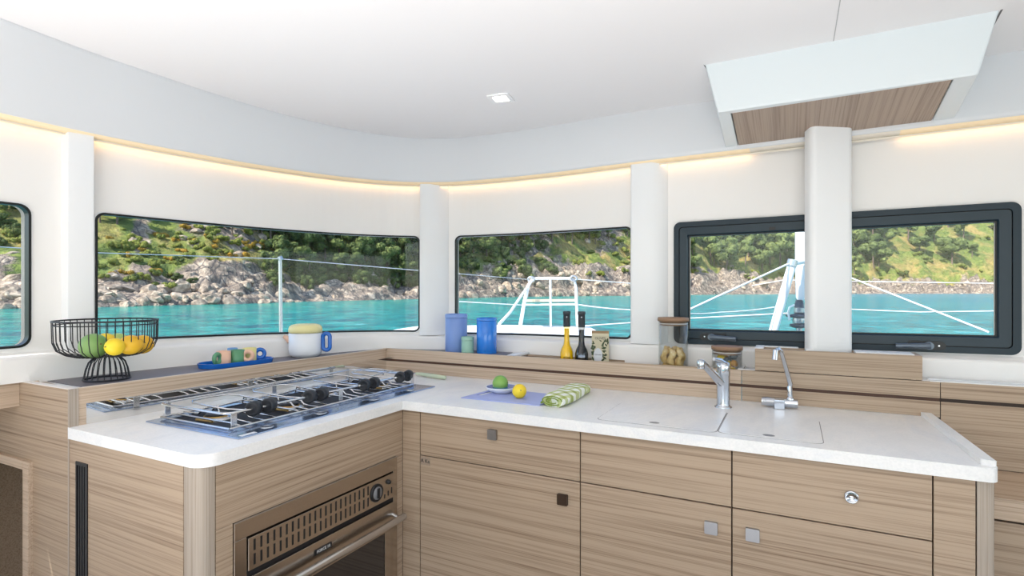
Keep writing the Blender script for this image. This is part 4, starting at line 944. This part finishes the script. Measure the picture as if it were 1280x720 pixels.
# right window rigging
DM = 7.0
fs_ = thing('furled_headsail', at(1000, 410, DM), 'furled white headsail on a black and steel furling drum', 'sail')
MB().tube([at(1000.5, 376, DM), at(1000.8, 372, DM), at(1002, 330, DM), at(1003, 200, DM), at(1003.5, 150, DM)], [.03, .055, .075, .085, .08], 16).build('rolled_sail', plain('sailcloth', (.82, .82, .83), .8), fs_)
m = MB(); c0 = at(999, 410, DM); m.lathe([(.06, 0), (.11, .02), (.11, .05), (.05, .06), (.05, .13), (.15, .14), (.16, .165), (.06, .18), (.055, .30), (.04, .36), (0, .36)], c0, 24); m.build('furling_drum', plain('drum_dark', (.05, .06, .08), .3, .7), fs_)
MB().tube([Vector((c0.x, c0.y, c0.z+.02)), Vector((c0.x, c0.y, .60))], .04, 10).build('drum_foot', SS, fs_)
m = MB(); m.lathe([(.075, .062), (.08, .09), (.075, .128)], c0, 24); m.lathe([(.062, .20), (.064, .26)], c0, 20); m.build('drum_band', SS, fs_)
m = MB(); m.tube([at(987, 400, DM-.1), at(985, 391, DM-.1), at(987, 384, DM-.1), at(993, 381, DM-.1)], .012, 8); m.build('drum_guard', WR, fs_)
cbm = thing('crossbeam', at(1000, 450, 6.9), 'white crossbeam carrying the slanted strut and furling drum', 'beam')
b0, b1 = at(800, 442, 6.8), at(1320, 442, 6.8); b0.z = b1.z = .56; MB().tube([b0, b1], .10, 16).build('beam_tube', WPT, cbm)
t = thing('bow_strut', at(967, 412, DM-.3), 'thick white slanted strut rising beside the furled sail', 'strut')
MB().tube([at(957.5, 446, 6.78), at(962, 430, DM-.3), at(990, 331, DM-.3)], .052, 14).build('strut_tube', WPT, t); MB().tube([at(989, 333, DM-.31), at(991, 325, DM-.31)], .06, 12).build('strut_cap', SS, t)
MB().tube([at(990, 329, DM-.3), at(1005, 326, DM-.15), at(1020, 327, DM-.1)], .04, 12).build('strut_arm', WPT, t)
rope('rope', [(850, 393, 5.2), (866, 385, 5.3), (985, 330, DM-.35)], .018, 'thick white rope climbing diagonally to the top of the strut')
rope('rope', [(850, 391.5, 5.4), (900, 390.5, 6), (968, 384, DM-.35)], .012, 'thin white rope, upper of two running left from the strut foot', sag=.01)
rope('rope', [(1030, 328, DM-.2), (1063, 347, 6), (1235, 415, 3.9)], .013, 'white rope descending diagonally across the right window part')
rope('lifeline', [(940, 357, 7.2), (980, 350, DM), (1063, 351.5, 6.8), (1300, 355, 6)], .007, 'upper thin wire crossing the right part of the framed window', 'wire', WPT)
rope('lifeline', [(1010, 384, DM), (1063, 386.5, 6.8), (1150, 390, 6.4), (1300, 388, 6)], .009, 'lower thin wire crossing the sea in the right window part', 'wire', WPT)

# ------------------------------------------------------------------ outside: shore
DT = [(-300, 70), (0, 84), (118, 92), (300, 117), (450, 160), (570, 205), (680, 280), (790, 330), (900, 440), (1100, 560), (1600, 640)]
def pdir(px): l = (px-640)/FOC; return Vector((FW[0]+l*RT[0], FW[1]+l*RT[1], 0))
ROCKH = [(-300, 55), (20, 42), (118, 36), (170, 44), (210, 42), (260, 62), (320, 50), (380, 34), (450, 36), (520, 30), (570, 30), (620, 45), (690, 52), (740, 40), (790, 34), (870, 34), (930, 28), (1000, 20), (1100, 20), (1160, 16), (1280, 17), (1600, 20)]
def hgt(px, v, D0):
    # v 0..1 across slope; returns py offset above the waterline in reference-depth terms
    rk = lerps(px, ROCKH); n1 = noise.noise(Vector((px*.012, v*3, 3)))
    if v < .22: h = rk*(max(v, 0)/.22)**.75-(3 if v <= 0 else 0)
    else: h = rk+(215-rk)*((v-.22)/.78)**1.0
    return h*(1+.10*n1)
def surf(px, v):
    D0 = lerps(px, DT); dep = D0*(1+.75*v); h = hgt(px, v, D0)
    z = ZS-.4+(h*dep/FOC)*1.0
    p = pdir(px)*dep; k_ = 1.0 if v < .2 else max(.35, 1-(v-.2)*4); rug = D0*k_*(.020*noise.fractal(Vector((p.x*.05, p.y*.05, h*.06)), 1.0, 2.0, 5)-.022*abs(noise.noise(Vector((p.x*.13, p.y*.13, h*.10)))))
    return Vector((p.x, p.y, z+rug*min(1, v*12)*1.3))
m = MB(); NU, NV = 420, 84; vs = []
for i in range(NU):
    px = -260+i*(1560+260)/(NU-1)
    for j in range(NV): vs.append(surf(px, (j/(NV-1))**1.25*1.0-.004))
m.add(vs, [(i*NV+j, (i+1)*NV+j, (i+1)*NV+j+1, i*NV+j+1) for i in range(NU-1) for j in range(NV-1)], True)
hill, t_, b_ = nodes('hillside_ground')
P1 = worldc(t_); nA = noiset(t_, P1, .045, 5, .6, .5); nB = noiset(t_, P1, .35, 5, .65); nC = noiset(t_, P1, .12, 4, .6)
gr = ramp(t_, nB, [(.3, (.035, .06, .012)), (.5, (.13, .17, .03)), (.68, (.27, .28, .06))])
oc_ = ramp(t_, nB, [(.3, (.17, .12, .035)), (.55, (.36, .26, .08)), (.7, (.46, .37, .16))])
gmix = mix(t_, ramp(t_, nA, [(.46, (0, 0, 0)), (.62, (1, 1, 1))]), gr, oc_)
vo = N(t_, 'ShaderNodeTexVoronoi', feature='DISTANCE_TO_EDGE'); vo.inputs['Scale'].default_value = .42; t_.links.new(worldc(t_, (1, 1, .6)), vo.inputs['Vector'])
rkc = ramp(t_, nB, [(.30, (.06, .045, .04)), (.5, (.27, .205, .155)), (.68, (.66, .52, .39))])
rkc = mix(t_, ramp(t_, vo.outputs[0], [(0, (1, 1, 1)), (.08, (0, 0, 0))]), rkc, (.07, .06, .06))
at_ = N(t_, 'ShaderNodeAttribute'); at_.attribute_name = 'rocky'
ad = N(t_, 'ShaderNodeMath', operation='ADD'); t_.links.new(at_.outputs['Fac'], ad.inputs[0]); t_.links.new(nC, ad.inputs[1])
fc = ramp(t_, ad.outputs[0], [(.86, (0, 0, 0)), (.98, (1, 1, 1))])
t_.links.new(mix(t_, fc, gmix, rkc), b_.inputs['Base Color']); b_.inputs['Roughness'].default_value = .95
bump(t_, b_, nB, 1.0, 1.6)
ho = m.build('hillside', hill); ho['kind'] = 'structure'
al = ho.data.attributes.new('rocky', 'FLOAT', 'POINT'); vals = []
OUT = [(175, .42, 20), (265, .42, 60), (300, .38, 45), (225, .62, 25), (690, .45, 40), (660, .3, 50), (760, .4, 30), (-20, .3, 60)]
for i in range(NU):
    px = -260+i*1820/(NU-1)
    for j in range(NV):
        v = (j/(NV-1))**1.25; r = .95 if v < .16 else max(0, .95-(v-.16)*9)
        for ox, ov_, rr in OUT:
            d = math.hypot((px-ox)/rr, (v-ov_)/.14); r = max(r, .55*max(0, 1.3-d))
        vals.append(r)
al.data.foreach_set('value', vals)
# rocks
rkm, t_, b_ = nodes('granite'); n1 = noiset(t_, coords(t_), 1.4, 6, .65); oi = N(t_, 'ShaderNodeObjectInfo')
c = ramp(t_, n1, [(.3, (.10, .075, .06)), (.48, (.34, .27, .205)), (.66, (.68, .56, .43))])
c = mix(t_, .6, c, ramp(t_, oi.outputs['Random'], [(0, (.50, .48, .50)), (.5, (.95, .86, .78)), (1, (1, .96, .92))]), 'MULTIPLY')
t_.links.new(c, b_.inputs['Base Color']); b_.inputs['Roughness'].default_value = .9; bump(t_, b_, n1, .8, .3)
rocks = []
for k in range(7):
    bm = bmesh.new(); bmesh.ops.create_icosphere(bm, subdivisions=3, radius=1)
    for v in bm.verts:
        p = v.co.copy(); cell = noise.cell(p*1.6+Vector((k*7, 0, 0))); q = 1+.35*noise.noise(p*1.2+Vector((k*5, 1, 2)))+.22*abs(noise.noise(p*2.7+Vector((3, k*4, 1))))
        v.co = p*q
    # facet: flatten with random planes
    rr = random.Random(k+20)
    for _ in range(9):
        nrm = Vector((rr.uniform(-1, 1), rr.uniform(-1, 1), rr.uniform(-.3, 1))).normalized(); dpl = rr.uniform(.72, .92)
        for v in bm.verts:
            e_ = v.co.dot(nrm)-dpl
            if e_ > 0: v.co -= nrm*e_*.9
    me = bpy.data.meshes.new('rock'); bm.to_mesh(me); bm.free(); me.materials.append(rkm); rocks.append(me)
WZ_ = [(-200, 60, 'left edge window'), (60, 545, 'wide left window'), (545, 805, 'middle window'), (805, 1500, 'dark framed window')]
def side(px):
    for a, b, nm in WZ_:
        if a <= px < b:
            u = (px-max(a, -30))/(min(b, 1290)-max(a, -30)); return ['left end', 'left half', 'centre', 'right half', 'right end'][0 if u < .2 else 1 if u < .45 else 2 if u < .6 else 3 if u < .82 else 4]+' of the '+nm
    return 'right end of the dark framed window'
def zone(px):
    for a, b, nm in WZ_:
        if a <= px < b: return nm
    return 'dark framed window'
rr = random.Random(11)
def put_rock(px, v, size):
    D0 = lerps(px, DT); p = surf(px, v); o = bpy.data.objects.new('rock', rocks[rr.randrange(7)]); C.collection.objects.link(o)
    s = size*D0*(1+.75*v)/FOC; o.location = p-Vector((0, 0, s*.25)); o.scale = (s*rr.uniform(.8, 1.4), s*rr.uniform(.8, 1.2), s*rr.uniform(.55, 1.0)); o.rotation_euler = (rr.uniform(-.5, .5), rr.uniform(-.5, .5), rr.uniform(0, 6.3))
    z_ = zone(px); tag(o, ('big' if size > 7 else 'middling' if size > 4.5 else 'small')+' granite boulder '+('at the waterline' if v < .06 else 'above the waterline')+', '+side(px), 'rock', 'shore boulders beyond the '+z_)
for k in range(250):
    px = rr.choice([rr.uniform(-30, 45), rr.uniform(115, 350), rr.uniform(115, 540), rr.uniform(560, 800), rr.uniform(850, 1250)])
    v = rr.uniform(0.0, .13)**1.0*(1 if rr.random() < .75 else 1.6); base = 9 if px < 350 else (6 if px < 560 else (6 if px < 800 else 3.5))
    put_rock(px, v, base*rr.uniform(.45, 1.35))
for ox, ov_, r_ in OUT:
    for k in range(6):
        put_rock(ox+rr.gauss(0, r_*.45), max(.15, ov_+rr.gauss(0, .06)), (7 if ox < 500 else 6)*rr.uniform(.5, 1.2))
# vegetation
def foliage_mat(name, c0, c1, c2):
    m, t, b = nodes(name); n = noiset(t, coords(t, (1, 1, 1)), 4.5, 5, .75); oi = N(t, 'ShaderNodeObjectInfo')
    c = ramp(t, n, [(.3, c0), (.5, c1), (.7, c2)])
    c = mix(t, .55, c, ramp(t, oi.outputs['Random'], [(0, (.55, .62, .55)), (.6, (1, 1, .9)), (1, (1.0, .95, .7))]), 'MULTIPLY')
    t.links.new(c, b.inputs['Base Color']); b.inputs['Roughness'].default_value = .75; b.inputs['Specular IOR Level'].default_value = .25; return m
FD = foliage_mat('foliage_dark', (.020, .034, .012), (.075, .105, .030), (.27, .30, .085)); FO = foliage_mat('foliage_olive', (.035, .055, .020), (.13, .165, .048), (.38, .40, .14)); FS = foliage_mat('foliage_scrub', (.045, .065, .015), (.20, .225, .045), (.50, .46, .11))
FR = foliage_mat('foliage_rust', (.16, .09, .015), (.42, .24, .03), (.62, .42, .08)); TRK = plain('trunk_brown', (.16, .11, .08), .9)
def crown(seed, n, flat=1.0, leaf=.10, mat=FD, lobes=9):
    r = random.Random(seed); m = MB(); lb = []
    for k in range(lobes):
        a = r.uniform(0, 2*PI); e = r.uniform(-.5, 1) ; q = r.uniform(.25, .75)
        lb.append((Vector((q*math.cos(a), q*math.sin(a), e*.55*flat)), r.uniform(.28, .48)))
    for k in range(n):
        c, rad = lb[r.randrange(lobes)]; d = Vector((r.gauss(0, 1), r.gauss(0, 1), r.gauss(0, 1))).normalized()
        p = c+Vector((d.x, d.y, d.z*.8))*rad*r.uniform(.78, 1.12); u = d.orthogonal().normalized(); u.rotate(Matrix.Rotation(r.uniform(0, 6.3), 3, d)); w_ = d.cross(u)
        tl = d*r.uniform(-.5, .5); u = (u+tl).normalized(); s = leaf*r.uniform(.5, 1.2)
        m.add([p-u*s, p-w_*s*.5, p+u*s, p+w_*s*.55], [(0, 1, 2, 3)], False)
    for c, rad in lb:                      # inner mass so the crown is not see-through
        bm = bmesh.new(); bmesh.ops.create_icosphere(bm, subdivisions=2, radius=rad*.74)
        vs = [v.co*(1+.2*noise.noise(v.co*6+Vector((seed, 0, 0))))+c for v in bm.verts]; fs = [tuple(v.index for v in f.verts) for f in bm.faces]; bm.free(); m.add(vs, fs, False)
    return m
crd = [crown(k, 2300, 1.2, .115, lobes=11).build('crown', FD) for k in range(4)]; cro = [crown(k+10, 2100, 1.1, .115, lobes=10).build('crown', FO) for k in range(4)]
crs = [crown(k+20, 1400, .6, .12, lobes=8).build('bush', FS) for k in range(3)]; crr = [crown(k+30, 900, .5, .12, lobes=6).build('bush', FR) for k in range(2)]
tk = MB().tube([(0, 0, -1.9), (.03, .02, -1.0), (0, 0, 0)], [.09, .06, .03], 7).build('trunk', TRK)
protos = crd+cro+crs+crr+[tk]
meshes = {o.name: o.data for o in protos}
DME = [o.data for o in crd]; OME = [o.data for o in cro]; SME = [o.data for o in crs]; RME = [o.data for o in crr]; TKM = tk.data
for o in protos: bpy.data.objects.remove(o)
rv = random.Random(23)
def plant(px, v, size, meshes_, name, desc, cat, grp, trunk=True, zs=1.0):
    D0 = lerps(px, DT); dep = D0*(1+.75*v); p = surf(px, v); s = size*dep/FOC
    z_ = zone(px)
    t = bpy.data.objects.new(name, None if trunk else rv.choice(meshes_)); C.collection.objects.link(t)
    sc = (s*rv.uniform(.85, 1.2), s*rv.uniform(.85, 1.2), s*zs*rv.uniform(.85, 1.2)); rz = rv.uniform(0, 6.3); size*1.0
    pos = ('low' if v < .25 else 'halfway up' if v < .5 else 'high')
    tag(t, ('small ' if size < 6 else 'middling ' if size < 13 else 'big ')+desc+' '+pos+', '+side(px), cat, grp+' beyond the '+z_)
    if trunk:
        t.location = p; t.scale = sc; t.rotation_euler = (0, 0, rz)
        c = bpy.data.objects.new('crown', rv.choice(meshes_)); C.collection.objects.link(c); c.parent = t; c.location = (0, 0, 1.25)
        k = bpy.data.objects.new('trunk', TKM); C.collection.objects.link(k); k.parent = t; k.location = (0, 0, 1.35)
    else:
        t.location = p+Vector((0, 0, s*.15)); t.scale = sc; t.rotation_euler = (0, 0, rz)
def inr(px, rngs): return any(a <= px <= b for a, b in rngs)
def vof(px, py):        # slope parameter whose ground shows near photo row py
    D0 = lerps(px, DT); lo, hi = 0.0, .95
    for _ in range(18):
        mid = (lo+hi)/2; p = surf(px, mid); dep = D0*(1+.75*mid); y = 364+(ZC-p.z)/dep*FOC
        if y > py: lo = mid
        else: hi = mid
    return (lo+hi)/2
# dense dark trees
def grid(x0, x1, f0, f1, step, fn, jit=.45):
    x = x0
    while x < x1:
        y = f0(x)
        while y < f1(x):
            fn(x+rv.uniform(-jit, jit)*step, y+rv.uniform(-jit, jit)*step*.7); y += step*.55
        x += step
T_ = lambda s, ms, nm, d, g: (lambda x, y: plant(x, vof(x, y), s*rv.uniform(.75, 1.2), ms, nm, d, 'tree', g))
grid(345, 548, lambda x: 270, lambda x: 358, 23, T_(17, DME+OME[:2], 'tree', 'dark dense evergreen', 'dark wood trees'))
grid(120, 345, lambda x: 238, lambda x: 286 if x < 190 else (274 if x < 280 else 308), 22, T_(15, DME, 'tree', 'dark slope top tree', 'slope top trees'))
grid(560, 745, lambda x: 262, lambda x: 330 if x < 640 else 310, 18, T_(15, DME+OME[:1], 'tree', 'dark bushy tree', 'wooded slope trees'))
grid(745, 810, lambda x: 250, lambda x: 300, 22, T_(12, OME, 'tree', 'pale green tree', 'open slope trees'))
grid(845, 1100, lambda x: 268, lambda x: 344, 21, T_(14, OME+DME[:1], 'tree', 'olive green pine', 'far wood pines'))
for x, y, s in ((1080, 268, 11), (1120, 285, 14), (1135, 300, 13), (1150, 318, 13), (1168, 305, 15), (1190, 330, 15), (1205, 300, 13), (1185, 285, 12), (1105, 300, 12), (1230, 275, 12), (1215, 262, 12), (1245, 290, 9), (1085, 320, 12), (1075, 300, 12), (1130, 348, 5), (1160, 268, 12), (1195, 262, 12), (1240, 262, 13), (1215, 320, 7), (1260, 310, 9), (1280, 280, 12)):
    plant(x, vof(x, y), s, OME+DME[:1], 'tree', 'round hill tree', 'tree', 'scattered hill trees')
for k in range(26):
    x = rv.uniform(-40, 48); plant(x, vof(x, rv.uniform(240, 318)), rv.uniform(8, 13), DME+SME, 'bush', 'green bank bush', 'bush', 'bank bushes', False)
for k in range(95):
    x = rv.uniform(115, 345); y = rv.uniform(285, 350) if x < 230 else rv.uniform(275, 325)
    plant(x, vof(x, y), rv.uniform(4, 9), SME if rv.random() < .72 else RME, 'bush', 'yellow green scrub bush', 'bush', 'scrub bushes', False)
for k in range(14):
    x = rv.uniform(160, 240); plant(x, vof(x, rv.uniform(325, 362)), rv.uniform(6, 9), DME+SME, 'bush', 'dark cliff shrub', 'bush', 'cliff shrubs', False)
for k in range(60):
    x = rv.uniform(338, 548); plant(x, vof(x, rv.uniform(332, 358)), rv.uniform(7, 12), DME+OME[:1], 'bush', 'dark thicket shrub', 'bush', 'thicket shrubs', False)
for k in range(34):
    x = rv.uniform(566, 690); plant(x, vof(x, rv.uniform(296, 345)), rv.uniform(7, 12), DME+OME[:1], 'bush', 'dark thicket shrub', 'bush', 'thicket shrubs', False)
for k in range(40):
    x = rv.uniform(565, 800); y = rv.uniform(300, 338) if x < 720 else rv.uniform(285, 345)
    plant(x, vof(x, y), rv.uniform(5, 9), DME+SME if x < 720 else SME, 'bush', 'green rock shrub', 'bush', 'rock shrubs', False)
for k in range(44):
    x = rv.uniform(860, 1250); y = rv.uniform(332, 350) if x < 1080 else rv.uniform(290, 352)
    plant(x, vof(x, y), rv.uniform(3, 6), SME+OME[:1], 'bush', 'dry grass scrub bush', 'bush', 'dry grass scrub', False)
